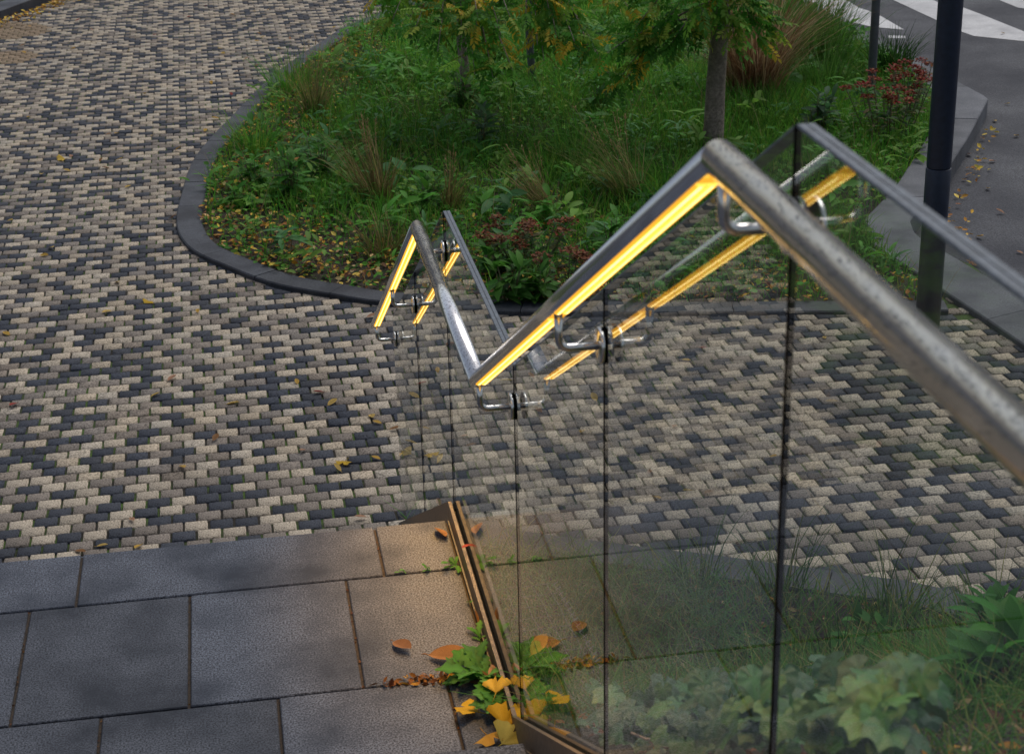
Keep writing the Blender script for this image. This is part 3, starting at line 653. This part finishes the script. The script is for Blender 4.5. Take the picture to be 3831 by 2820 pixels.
tussock(5.2, 14.75, .5, 300, 'green grass clump between rust-brown grass and grey post', [(.05, .14, .02), (.07, .17, .03)], .5, (.006, .01), r=.2)
tussock(6.0, 15.2, .45, 260, 'dark spiky grass clump behind the red flowering sedum', [(.02, .06, .012), (.03, .08, .015)], .5, (.008, .014), r=.14)
tussock(.16, 13.8, .38, 220, 'green grass clump above the dark kerb bend', GREEN, .6, r=.14)
tussock(.55, 15.9, .42, 240, 'feathery green grass clump near the far kerb', GREEN, .6, r=.2)
tussock(2.6, 13.0, .36, 300, 'dense green grass clump left of the tree trunk', GREEN, .7, r=.25)
tussock(3.05, 11.9, .34, 300, 'dense green grass clump behind the middle of the lit rail', GREEN, .7, r=.25)
tussock(3.45, 10.6, .30, 240, 'green grass clump seen through the upper glass', GREEN, .7, r=.22)
tussock(4.3, 13.5, .40, 260, 'green grass clump right of the thick tree trunk', [(.06, .15, .02), (.05, .12, .018)], .6, r=.2)
tussock(1.78, 10.30, .26, 110, 'grass tuft with arching blades in front of the sedum', [(.06, .13, .03), (.09, .15, .05)], .8, r=.08)
def sedum(x, y, h, ns, r, label, red):
    e = empty('sedum_plant', (x, y, Z_P)); tag(e, label, 'plant', 'flowering sedum clumps'); st = Bag(); fo = Bag()
    ico = []
    for j in range(ns):
        a = rng.uniform(0, 6.28); q = r * math.sqrt(rng.uniform(0, 1)); tp = np.array([q * math.cos(a), q * math.sin(a), h * rng.uniform(.72, 1.05)]); b0 = tp * [.45, .45, 0]
        st.add(*tube([tuple(b0), tuple((b0 + tp) / 2), tuple(tp)], .004, 5), (.10, .10, .04))
        k = 14; t = rng.uniform(.15, .9, k); V, F = inst(BR[0], BR[1], frames(rng.uniform(0, 6.28, k), rng.uniform(-.1, .6, k), rng.normal(0, .3, k), rng.uniform(.05, .09, k)), b0 + (tp - b0) * t[:, None]); fo.add(V, F, cols([(.05, .11, .04), (.09, .14, .05), (.16, .15, .06)], k, len(BR[0])))
        hb = Bag(); k = 60; aa = rng.uniform(0, 6.28, k); q = .055 * np.sqrt(rng.uniform(0, 1, k)); P = tp + np.stack([q * np.cos(aa), q * np.sin(aa), .02 - q * q * 6 + rng.uniform(-.012, .012, k)], 1)
        V, F = inst(LT, LF, frames(rng.uniform(0, 6.28, k), rng.uniform(-.1, .8, k), rng.normal(0, .5, k), rng.uniform(.018, .03, k)), P); hb.add(V, F, cols(np.array(red), k, len(LT), .3, .1))
        link('flower_head', hb.mesh('flower_head', M_DRY), e)
    link('stems', st.mesh('stems', M_STEM), e); link('leaves', fo.mesh('leaves', M_FOL), e)
REDS = [(.25, .022, .018), (.20, .03, .018), (.14, .025, .015), (.20, .09, .03)]
sedum(1.78, 10.52, .27, 15, .30, 'low sedum with rusty red flower heads behind the lower glass', [(.20, .062, .026), (.17, .065, .03), (.12, .05, .025)])
sedum(1.93, 9.98, .24, 6, .16, 'small sedum with few rusty heads behind the lit rail', [(.18, .06, .026), (.15, .06, .028)])
sedum(5.12, 12.95, .50, 20, .36, 'sedum with many red flower heads between the two posts', REDS)
sedum(5.42, 13.35, .50, 9, .24, 'sedum with red flower heads beside the thick navy post', REDS)

# ------------------------------------------------------------------ trees
def pinnate():
    V = []; F = []; L6, F6 = leaf_tpl(1, .44, 2, .3, .3)
    def put(p, az, s):
        M = frames(np.array([az]), np.array([-.15]), np.array([0.]), s); v, f = inst(L6, F6, M, np.array([p])); o = sum(len(q) for q in V); V.append(v); F.append(f[0] + o)
    for i in range(6):
        x = .045 + .03 * i; z = -.8 * x * x
        for sg in (-1, 1): put((x, 0, z), sg * rng.uniform(.75, 1.25), rng.uniform(.055, .082))
    put((.225, 0, -.8 * .225 ** 2), 0, .07)
    v, f = tube([(0, 0, 0), (.11, 0, -.8 * .0121), (.225, 0, -.8 * .0506)], .0014, 3, False); o = sum(len(q) for q in V); V.append(v); F.append(f[0] + o)
    return np.concatenate(V), [np.concatenate(F)]
PIN = pinnate()
def tree(x, y, r0, htop, label, tips, bark, yellow=.12, stake=None):
    e = empty('tree', (x, y, Z_P)); tag(e, label, 'tree', 'young trees in the bed')
    pts = [(0, 0, -.1)] + [(.02 * math.sin(2.1 * k + x), .02 * math.cos(1.7 * k + y), htop * k / 5) for k in range(6)]; rad = [r0 * 1.12] + [r0 * (1.06 - .11 * k) for k in range(6)]
    link('trunk', np_mesh('trunk', *tube(pts, rad, 18), bark, smooth=True), e)
    fo = Bag(); brb = Bag()
    for tp in tips:
        tp = np.array(tp) - np.array([x, y, Z_P]); h0 = min(htop * .97, tp[2] + rng.uniform(.15, .6)); s0 = np.array([0, 0, h0]); md = (s0 + tp) / 2 + np.array([0, 0, rng.uniform(.1, .35)])
        ts = np.linspace(0, 1, 9)[:, None]; cv = (1 - ts) ** 2 * s0 + 2 * ts * (1 - ts) * md + ts ** 2 * tp
        brb.add(*tube([tuple(q) for q in cv], list(np.linspace(.012, .003, 9)), 5), (.05, .04, .03))
        k = rng.integers(17, 24); t = np.clip(rng.beta(2.2, 1, k), .12, 1); idx = t * 8; P = np.stack([np.interp(idx, np.arange(9), cv[:, j]) for j in range(3)], 1)
        d = tp / np.linalg.norm(tp); az = math.atan2(d[1], d[0]) + rng.normal(0, 1.1, k)
        V, F = inst(PIN[0], PIN[1], frames(az, rng.uniform(-1.0, .35, k), rng.normal(0, .5, k), rng.uniform(.65, 1.0, k)), P)
        cc = cols(np.array([(.075, .25, .025), (.11, .32, .035), (.06, .20, .025), (.18, .36, .04), (.28, .36, .05)]), k, len(PIN[0]), .3, .1)
        yl = np.repeat(rng.uniform(0, 1, k) < yellow, len(PIN[0])); cc[yl] = cols(np.array([(.68, .50, .04), (.50, .44, .06), (.66, .40, .04)]), int(yl.sum()), 1, .2, .05)
        fo.add(V, F, cc)
    link('branches', brb.mesh('branches', M_BARK), e); link('crown', fo.mesh('crown', M_FOL), e); return e
def spread_tips(cx, cy, rx, ry, z0, z1, n): 
    return [(cx + rx * rng.uniform(-1, 1), cy + ry * rng.uniform(-1, 1), rng.uniform(z0, z1)) for _ in range(n)]
tree(3.73, 13.05, .078, 2.6, 'tree with the thick ridged trunk standing behind the upper rail corner', [(3.50, 12.8, -2.62), (3.75, 12.6, -2.75), (3.98, 12.75, -2.72), (4.08, 12.9, -2.66), (3.62, 12.7, -2.55), (3.9, 12.9, -2.5), (3.3, 12.8, -2.72), (3.15, 12.9, -2.80), (2.98, 12.9, -2.98), (2.92, 12.95, -3.02), (2.85, 13.0, -2.8), (3.05, 12.9, -2.6)] + spread_tips(3.5, 13.0, .5, .6, -2.5, -2.1, 8), M_BARK, .07)
tree(2.05, 15.2, .045, 2.6, 'slender tree whose yellowing twigs hang left of the bed centre', [(1.15, 13.3, -2.36), (1.25, 13.2, -2.5), (1.42, 13.3, -2.62), (1.58, 13.2, -2.76), (1.75, 13.1, -2.84), (1.86, 13.2, -2.95), (2.0, 13.2, -2.98), (2.16, 13.2, -2.95), (1.35, 13.5, -2.4), (1.65, 13.4, -2.5), (1.9, 13.3, -2.6), (2.1, 13.4, -2.7)] + spread_tips(1.75, 13.6, .6, .6, -2.55, -2.1, 10), M_BARK, .13)
tree(2.72, 15.6, .034, 2.6, 'thin pale-stemmed tree with hanging twigs in the middle of the bed', [(2.35, 13.2, -2.75), (2.5, 13.2, -2.7), (2.62, 13.1, -2.72), (2.75, 13.2, -2.8), (2.85, 13.2, -2.9), (2.92, 13.1, -3.05), (2.3, 13.4, -2.55), (2.6, 13.5, -2.5), (2.4, 13.2, -2.88)] + spread_tips(2.6, 13.5, .5, .5, -2.55, -2.1, 9), M_GPOLE, .13)

# ------------------------------------------------------------------ sloping bed beside the stairs
def hz(x, y):
    z = -.24 - .625 * y; z = np.where(y < 1.5, -1.1775, z); lo = Z_P + .02
    return np.maximum(z, lo) + .05 * np.sin(x * 2.3 + y * 1.7) * (z > lo)
gx = np.linspace(.66, 6, 46); gy = np.linspace(-2, 7.15, 80); X, Y = np.meshgrid(gx, gy); Pg = np.stack([X.ravel(), Y.ravel()], 1)
ins = in_poly(Pg, [tuple(p) for p in offset(NKS, -.1)] + [(5.2, -3), (.6, -3)]); Z = np.where(ins, hz(Pg[:, 0], Pg[:, 1]), Z_P - .09)
nx_ = len(gx); q = np.arange(nx_ * len(gy)).reshape(len(gy), nx_); Fq = np.stack([q[:-1, :-1], q[:-1, 1:], q[1:, 1:], q[1:, :-1]], -1).reshape(-1, 4)
sb = link('slope_soil', np_mesh('slope_soil', np.column_stack([Pg, Z]), [Fq], M_SOIL, smooth=True)); tag(sb, 'soil bank sloping down beside the stairs', 'soil', kind='structure')
def sample2(n, x0, x1, y0, y1):
    P = np.stack([rng.uniform(x0, x1, n), rng.uniform(y0, y1, n)], 1); P = P[in_poly(P, [tuple(p) for p in offset(NKS, -.22)] + [(5.2, -3), (.68, -3)])]
    return np.column_stack([P, hz(P[:, 0], P[:, 1])])
bag = Bag(); P = sample2(75000, .68, 4.2, 1.6, 7.0); P = P[(rng.uniform(0, 1, len(P)) < np.clip(.25 + .9 * patchy(P, 2.2, 3), 0, 1)) & ((P[:, 1] > 3.6) | ((P[:, 0] > .45 * P[:, 1]) & (P[:, 1] > 1.9)))]; n = len(P)
V, F = blades(P, rng.uniform(.05, .20, n) * np.clip((P[:, 1] - .8) / 2.6, .45, 1), rng.uniform(.003, .006, n) * np.clip((P[:, 1] - .6) / 3, .5, 1), rng.uniform(0, 6.28, n), rng.uniform(.1, .9, n), rng.uniform(.1, .9, n))
pt = patchy(P, 1.9, 8); c = cols(np.array([(.07, .20, .03), (.10, .24, .035), (.19, .24, .05), (.26, .23, .08), (.08, .22, .03), (.06, .17, .025)]), n, 8, .3, .1); bag.add(V, F, c)
tag(link('bank_grass', bag.mesh('bank_grass', M_GRASS)), 'thin weedy grass on the bank behind the glass', 'grass', kind='stuff')
bag = Bag(); P = sample2(6000, .68, 4.2, 1.6, 7.0); n = len(P); P[:, 2] += rng.uniform(.004, .03, n)
V, F = inst(LT2, LF2, frames(rng.uniform(0, 6.28, n), rng.normal(0, .3, n), rng.normal(0, .5, n), rng.uniform(.02, .05, n)), P); bag.add(V, F, cols(LIT[[1, 2, 4, 5, 6, 6, 6]] * .7, n, len(LT2), .3, .1))
tag(link('bank_litter', bag.mesh('bank_litter', M_DRY)), 'brown dead leaves lying on the weedy bank', 'leaf litter', kind='stuff')
def zb(x, y): return float(hz(np.array([x]), np.array([y]))[0])
for x, y, h, nb, lab in ((2.05, 6.05, .42, 70, 'tuft of tall thin grass standing at the bank kerb'), (2.42, 5.75, .45, 90, 'tallest green grass tuft by the bank kerb'), (2.75, 5.55, .42, 80, 'green grass tuft at the right end of the bank kerb'), (1.75, 6.2, .35, 60, 'yellowish grass tuft at the left end of the bank kerb'), (1.9, 5.0, .3, 120, 'yellow-green grass tuft in the middle of the bank')):
    tussock(x, y, h, nb, lab, [(.04, .11, .02), (.06, .14, .02), (.16, .19, .03)], .3, (.003, .005), group='grass tufts on the bank', z=zb(x, y) - .01, r=.09)
for x, y, h, nl, lab in ((2.62, 5.35, .30, 84, 'broad-leaved weed on the bank next to the kerb'), (2.85, 5.15, .32, 84, 'leafy weed at the right picture edge behind the glass'), (2.42, 4.85, .28, 80, 'leafy weed in front of the broad-leaved one on the bank'), (2.2, 5.5, .2, 44, 'small leafy weed at the foot of the tall grass tuft'), (2.15, 4.2, .26, 80, 'leafy weed nearest the lower right picture corner'), (1.38, 2.72, .15, 60, 'small leafy weed right of the ivy behind the near glass'), (1.72, 2.95, .18, 70, 'lush leafy weed in the lower right picture corner'), (1.62, 3.5, .16, 44, 'leafy weed between the ivy and the bank kerb')):
    leafy(x, y, h, nl, lab, ((.045, .17, .022), (.07, .23, .035)), z=zb(x, y) - .01, group='leafy weeds on the bank', name='leafy_weed', ln=(.10, .19))
# ivy: lobed leaves, each a part
def ivy_leaf():
    ang = np.arange(-165, 166, 15); V = [(.30, 0, 0)]; K = [1.4]; n = len(ang)
    lob = {165: .40, 150: .47, 135: .49, 120: .52, 105: .55, 90: .51, 75: .52, 60: .59, 45: .66, 30: .60, 15: .64, 0: .80}
    for f_ in (.5, 1.0):
        for a in ang:
            r_ = lob[abs(a)] * f_; v_ = abs(a) in (0, 45, 105, 150); ra = math.radians(a)
            V.append((.30 + r_ * math.cos(ra), r_ * math.sin(ra), (.05 if not v_ else 0) * f_ - .22 * r_ ** 2)); K.append((1.3 if v_ else .92) if f_ < .9 else (1.0 if v_ else .95))
    F3 = [(0, 1 + k, 2 + k) for k in range(n - 1)]; F4 = [(1 + k, 1 + n + k, 2 + n + k, 2 + k) for k in range(n - 1)]
    return np.array(V), [np.array(F3), np.array(F4)], np.array(K)
IV, IVF, IVK = ivy_leaf()
ivm = [np_mesh('leaf', IV, IVF, M_IVY, np.tile(c, (len(IV), 1)) * IVK[:, None]) for c in ((.016, .085, .018), (.026, .115, .024), (.034, .13, .022), (.015, .07, .022))]
ivy = empty('ivy', (.95, 3.0, zb(.95, 3.0))); tag(ivy, 'trailing ivy with large lobed leaves behind the near glass', 'ivy'); vb = Bag()
for s in range(6):
    p = np.array([rng.uniform(.7, .85), rng.uniform(2.3, 3.3)]); a = rng.uniform(0, 6.28); pts = []
    for k in range(8): pts.append((p[0] - .95, p[1] - 3.0, zb(*p) + .05 - ivy.location.z)); a += rng.normal(0, .5); p = p + .06 * np.array([math.cos(a), math.sin(a)]); p[0] = min(max(.69, p[0]), .40 * p[1])
    vb.add(*tube(pts, .003, 5), (.08, .06, .03))
link('vines', vb.mesh('vines', M_BARK), ivy)
for i in range(290):
    y = rng.uniform(1.65, 3.35); x = min(.685 + abs(rng.normal(0, .2 if i % 2 else .07)), max(.70, .43 * y + rng.normal(0, .03))); z = -((.635 if i % 2 else .655) + .045 * rng.uniform()) * y - .02
    o = link('leaf', ivm[int(rng.integers(0, 4))], ivy, (x - .95, y - 3.0, z - ivy.location.z)); q_ = rng.uniform(.032, .062); o.scale = (q_, q_, q_)
    o.rotation_euler = (rng.normal(0, .3), rng.normal(.45, .3), rng.normal(-1.9, .9))
# wire mesh lying on the bank
wm = Bag()
for i in range(6): 
    x = .70 + .05 * i; wm.add(*tube([(x + .003 * math.sin(k * 2 + i), 4.0 + .1 * k, -2.78 - .16 * (.1 * k)) for k in range(14)], .0008, 4, False), (1, 1, 1))
for j in range(14): y = 4.0 + .1 * j; wm.add(*tube([(.69, y, -2.78 - .016 * j), (.97, y + .01, -2.78 - .016 * j)], .0007, 4, False), (1, 1, 1))
for j in range(26): y = 4.0 + .05 * j; z = -2.78 - .008 * j; wm.add(*tube([(.985, y, z - .006), (.965, y + .02, z + .008), (.985, y + .045, z + .004)], .0014, 4, False), (1, 1, 1))
wmo = link('wire_netting', wm.mesh('wire_netting', plain('galvanised_wire', (.16, .165, .18), .5, .6))); tag(wmo, 'galvanised wire netting on the bank behind the lower glass', 'wire netting')

# ------------------------------------------------------------------ fallen leaves and weeds on the landing
def ginkgo_me(c):
    V = [(0, 0, 0)]; F = []; n = 12
    for r_, z in ((.45, .03), (1.0, .0)):
        for k in range(n + 1):
            a = math.radians(-62 + 124 * k / n); q = r_ * (1 + (.06 * math.sin(k * 2.9) - (.32 if k == n // 2 else 0)) * (r_ > .9)); V.append((q * math.cos(a), q * math.sin(a), z + .09 * math.sin(k * 1.3) * r_ + .12 * (r_ ** 2) * abs(math.sin(a))))
    for k in range(n): F.append((0, 1 + k, 2 + k))
    Q = [(1 + k, n + 2 + k, n + 3 + k, 2 + k) for k in range(n)]
    v, f = tube([(0, 0, 0), (-.35, .03, .03), (-.75, .12, .02)], [.025, .018, .016], 4); o = len(V); V = np.concatenate([np.array(V), v])
    col = np.tile(c, (len(V), 1)); col[0] *= .75; col[o:] *= .8
    return np_mesh('ginkgo_leaf', V, [np.array(F), np.array(Q), *[q_ + o for q_ in f]], M_DRY, col)
GK = [ginkgo_me(np.array(c)) for c in ((.46, .29, .02), (.50, .34, .05), (.40, .22, .03), (.30, .28, .07))]
OVT, OVF = leaf_tpl(1, .46, 8, .45, -.12, .5)
def oval_me(c):
    v, f = tube([(0, 0, 0), (-.08, .01, .02), (-.16, .0, .01)], .012, 4); V = np.concatenate([OVT, v]); col = np.tile(np.array(c), (len(V), 1)) * (1 + rng.uniform(-.15, .15, (len(V), 1))); col[1:27:3] *= .72
    return np_mesh('oval_leaf', V, [OVF[0], *[q_ + len(OVT) for q_ in f]], M_DRY, col)
OV = [oval_me(c) for c in ((.25, .125, .05), (.21, .105, .05), (.46, .28, .05), (.26, .04, .03), (.50, .34, .09), (.36, .20, .12))]
def leaf(name, me, x, y, z, s, rz, label, rx=0.0, ry=0.0, group=None):
    o = link(name, me); o.location = (x, y, z); o.scale = (s, s, s); o.rotation_euler = (rx, ry, rz); tag(o, label, 'leaf', group); return o
ZL = Z_L + .006
leaf('oval_leaf', OV[1], .335, 4.40, ZL, .085, -1.0, 'curled orange-brown leaf lying alone on the landing slab', .15, -.05)
leaf('oval_leaf', OV[0], .425, 4.30, ZL + .004, .125, -.35, 'long orange-brown leaf lying beside the weeds on the landing', .2, 0)
leaf('oval_leaf', OV[0], .565, 5.00, ZL + .01, .085, 1.9, 'brown leaf leaning on the base channel at the landing edge', .5, .2)
leaf('ginkgo_leaf', GK[0], .52, 3.975, ZL + .01, .062, 2.7, 'yellow fan leaf lying left of the weed in the stair corner', .2, -.1)
leaf('ginkgo_leaf', GK[1], .575, 4.02, ZL + .035, .05, 1.2, 'pale orange fan leaf under the weed leaves in the stair corner', -.3, -.5)
leaf('ginkgo_leaf', GK[0], .575, 3.88, ZL + .02, .066, 1.1, 'large bright yellow fan leaf against the base channel', .2, -.6)
leaf('ginkgo_leaf', GK[2], .525, 3.865, ZL + .01, .064, -1.2, 'orange-yellow fan leaf at the foot of the first step', .1, -.2)
leaf('ginkgo_leaf', GK[3], .555, 3.80, ZL + .02, .07, .6, 'greenish yellow fan leaf tucked behind the first step', .2, -.3)
leaf('oval_leaf', OV[1], .555, 3.93, ZL + .008, .075, -.9, 'dark brown leaf under the yellow fan leaves', .3, .1)
leaf('oval_leaf', OV[5], .58, 4.10, ZL + .02, .05, 1.4, 'small tan leaf among the corner weeds', -.3, -.5)
leaf('oval_leaf', OV[1], .50, 4.165, ZL + .008, .085, -.3, 'crumpled brown leaf in the slab joint by the weeds', .6, .1)
leaf('oval_leaf', OV[0], .585, 4.42, ZL + .015, .05, 1.8, 'small orange leaf upright by the base channel', 1.0, -.6)
leaf('oval_leaf', OV[3], .592, 4.80, Z_L + .075, .03, .3, 'small red leaf on the base channel')
leaf('oval_leaf', OV[2], .74, 4.42, -2.72, .085, .8, 'orange leaf lying behind the glass by the wire netting', .3, -.3)
leaf('oval_leaf', OV[2], 2.35, 4.0, zb(2.35, 4.0) + .12, .11, -.2, 'yellow leaf lying on the bank at the lower right', .2, .1)
# crumbs in the slab joints
bag = Bag(); k = 260; xx = .22 + .36 * rng.beta(2.4, 1, k); P = np.stack([xx, 4.18 + rng.normal(0, .008 + .012 * (xx - .2), k), Z_L + rng.uniform(-.004, .008, k)], 1)
V, F = inst(LT2, LF2, frames(rng.uniform(0, 6.28, k), rng.normal(0, .4, k), rng.normal(0, .6, k), rng.uniform(.008, .030, k)), P); bag.add(V, F, cols(LIT[[2, 4, 6, 1]] * .7, k, len(LT2), .3, .1))
k = 220; P = np.stack([rng.choice([.23, .46, -.005, -.245, .35, -.48, -.72], k) + rng.normal(0, .002, k), rng.uniform(3.65, 5.1, k), np.full(k, Z_L - .006)], 1)
V, F = inst(LT2, LF2, frames(rng.uniform(0, 6.28, k), 0 * P[:, 0], rng.normal(0, .6, k), rng.uniform(.006, .014, k)), P); bag.add(V, F, cols(LIT[[2, 4, 6]] * .5, k, len(LT2), .3, .1))
tag(link('joint_debris', bag.mesh('joint_debris', M_DRY)), 'brown leaf crumbs caught in the slab joints', 'debris', kind='stuff')
# dandelion-like weeds
def dand():
    V = []; Q = []; n = 9
    for i in range(n + 1):
        t = i / n; wd = .02 + .20 * (t ** .9) * (1 - max(0, t - .72) / .28 * .95) * (1 + .38 * (1 if i % 2 else -1) * (0 < i < n)); z = .35 * t - .42 * t * t; V += [(t, -wd, z + .15 * wd), (t, 0, z), (t, wd, z + .15 * wd)]
    for i in range(n): a = i * 3; Q += [(a, a + 3, a + 4, a + 1), (a + 1, a + 4, a + 5, a + 2)]
    return np.array(V), [np.array(Q)]
DN = dand()
DM = [np_mesh('leaf', DN[0], DN[1], M_FOL, np.clip(np.tile(c, (30, 1)) * np.array([1, 1.5, 1] * 10)[:, None], 0, 1)) for c in ((.055, .18, .03), (.085, .23, .05), (.05, .14, .03))]
def weed(x, y, nl, s, label, z=Z_L, up=(.1, .9), dirs=(1.2, 5.6)):
    e = empty('weed', (x, y, z)); tag(e, label, 'weed', 'weeds in the landing joints')
    for i in range(nl):
        o = link('leaf', DM[i % 3], e, (rng.normal(0, .006), rng.normal(0, .008), .0)); q = s * rng.uniform(.6, 1.15); o.scale = (q, q, q)
        o.rotation_euler = (rng.normal(0, .3), -rng.uniform(*up), rng.uniform(*dirs))
weed(.565, 4.15, 28, .125, 'largest weed with toothed leaves sprouting beside the base channel')
weed(.578, 4.00, 15, .09, 'weed growing among yellow fan leaves in the stair corner')
weed(.585, 4.37, 7, .055, 'small weed at the channel above the largest weed')
weed(.50, 4.19, 6, .06, 'small weed in the slab joint left of the largest weed')
weed(.575, 4.825, 8, .06, 'weed in the joint near the landing edge', up=(.05, .6))
weed(.49, 4.82, 5, .035, 'tiny weed in the far slab joint')
weed(.41, 4.815, 4, .03, 'tiniest weed at the left end of the far joint')
weed(.585, 4.58, 3, .03, 'sprout in the gap along the base channel')
# ------------------------------------------------------------------ leaves on the paving and the road
PL = [(.41, 7.83, 'g', 0, .052, 'yellow fan leaf with long stem on the paving beyond the landing'), (.735, 7.84, 'g', 1, .05, 'yellow fan leaf on the paving seen through the glass edge'), (-1.33, 13.99, 'g', 1, .07, 'yellow leaf on the paving far left of the bed'), (-.62, 10.38, 'g', 0, .055, 'yellow leaf on the paving below the kerb bend'),
      (.46, 7.20, 'o', 5, .06, 'tan leaf on the paving close to the landing edge'), (.80, 7.24, 'o', 5, .055, 'tan leaf on the paving next to the base channel end'), (.58, 7.81, 'o', 2, .055, 'narrow yellow leaf on the paving left of the glass'), (-1.39, 9.99, 'o', 2, .07, 'yellow leaf at the left picture edge'),
      (-.55, 7.14, 'o', 2, .065, 'narrow yellow leaf touching the landing edge'), (-.84, 7.14, 'o', 0, .06, 'orange leaf at the landing edge far left'), (-.75, 7.16, 'o', 4, .055, 'pale yellow leaf at the landing edge'), (-.61, 7.42, 'o', 5, .05, 'tan leaf on dark pavers near the landing'), (.23, 8.0, 'o', 5, .05, 'small tan leaf on the paving in front of the landing')]
for x, y, k, i, s, lab in PL:
    leaf('paving_leaf', GK[i] if k == 'g' else OV[i], x, y, Z_P + .006, s, rng.uniform(0, 6.28), lab, rng.normal(0, .15), rng.normal(-.1, .1), 'fallen leaves on the paving')
bedpoly = OUTER
cnt = 0
while cnt < 95:
    x, y = rng.uniform(-2.6, 4.0), rng.uniform(7.4, 20.5)
    if x > .9 and rng.uniform() < .6: continue
    p = np.array([[x, y, 0]]);
    if in_poly(p, bedpoly)[0] or in_poly(p, nearbed)[0]: continue
    if x < .5 and rng.uniform() > .35 + .5 * math.exp(-dist_line(p, [tuple(q) for q in KS])[0] / .5): continue
    red = rng.uniform() < .06; i = 3 if red else int(rng.choice([2, 4, 4, 0, 5]))
    dk = dist_line(p, [tuple(q) for q in KS])[0]
    zone = 'seen through the glass' if x > .9 else 'lying against the dark bed kerb' if dk < .25 else 'close to the curved bed kerb' if dk < .7 else 'just beyond the landing' if y < 8.6 else 'in the open middle of the picture' if y < 11.5 else 'left of the planting bed' if y < 15 else 'on the far stretch of paving'
    cn = {3: 'red', 2: 'golden yellow', 4: 'pale yellow', 0: 'brown', 5: 'tan'}[i]
    leaf('paving_leaf', OV[i], x, y, Z_P + .006, rng.uniform(.045, .075), rng.uniform(0, 6.28), 'small ' + cn + ' fallen leaf on the block paving, ' + zone, rng.normal(0, .15), rng.normal(-.1, .15), 'small fallen leaves on the paving')
    cnt += 1
for x, y, wh in ((5.87, 12.59, 'at the foot of the pale kerb'), (4.96, 10.82, 'in the kerb corner by the navy post'), (5.75, 12.83, 'touching the pale kerb face'), (6.72, 14.32, 'past the outer kerb corner'), (6.39, 13.8, 'below the outer kerb corner'), (4.85, 10.22, 'right beside the navy post'), (6.37, 13.27, 'out from the pale kerb'), (5.36, 11.27, 'well right of the navy post'), (5.1, 10.4, 'near the right end of the glass top'), (5.5, 11.9, 'between kerb and picture edge'), (6.1, 12.3, 'alone near the right picture edge'), (8.0, 17.2, 'on the wide crossing stripe')):
    i = int(rng.choice([2, 4, 5])); leaf('road_leaf', OV[i], x, y, Z_R + .008, rng.uniform(.05, .08), rng.uniform(0, 6.28), 'small ' + {2: 'golden', 4: 'pale yellow', 5: 'tan'}[i] + ' leaf on the dark asphalt, ' + wh, rng.normal(0, .15), rng.normal(-.1, .1), 'fallen leaves on the asphalt')
print('objects', len(S.objects))
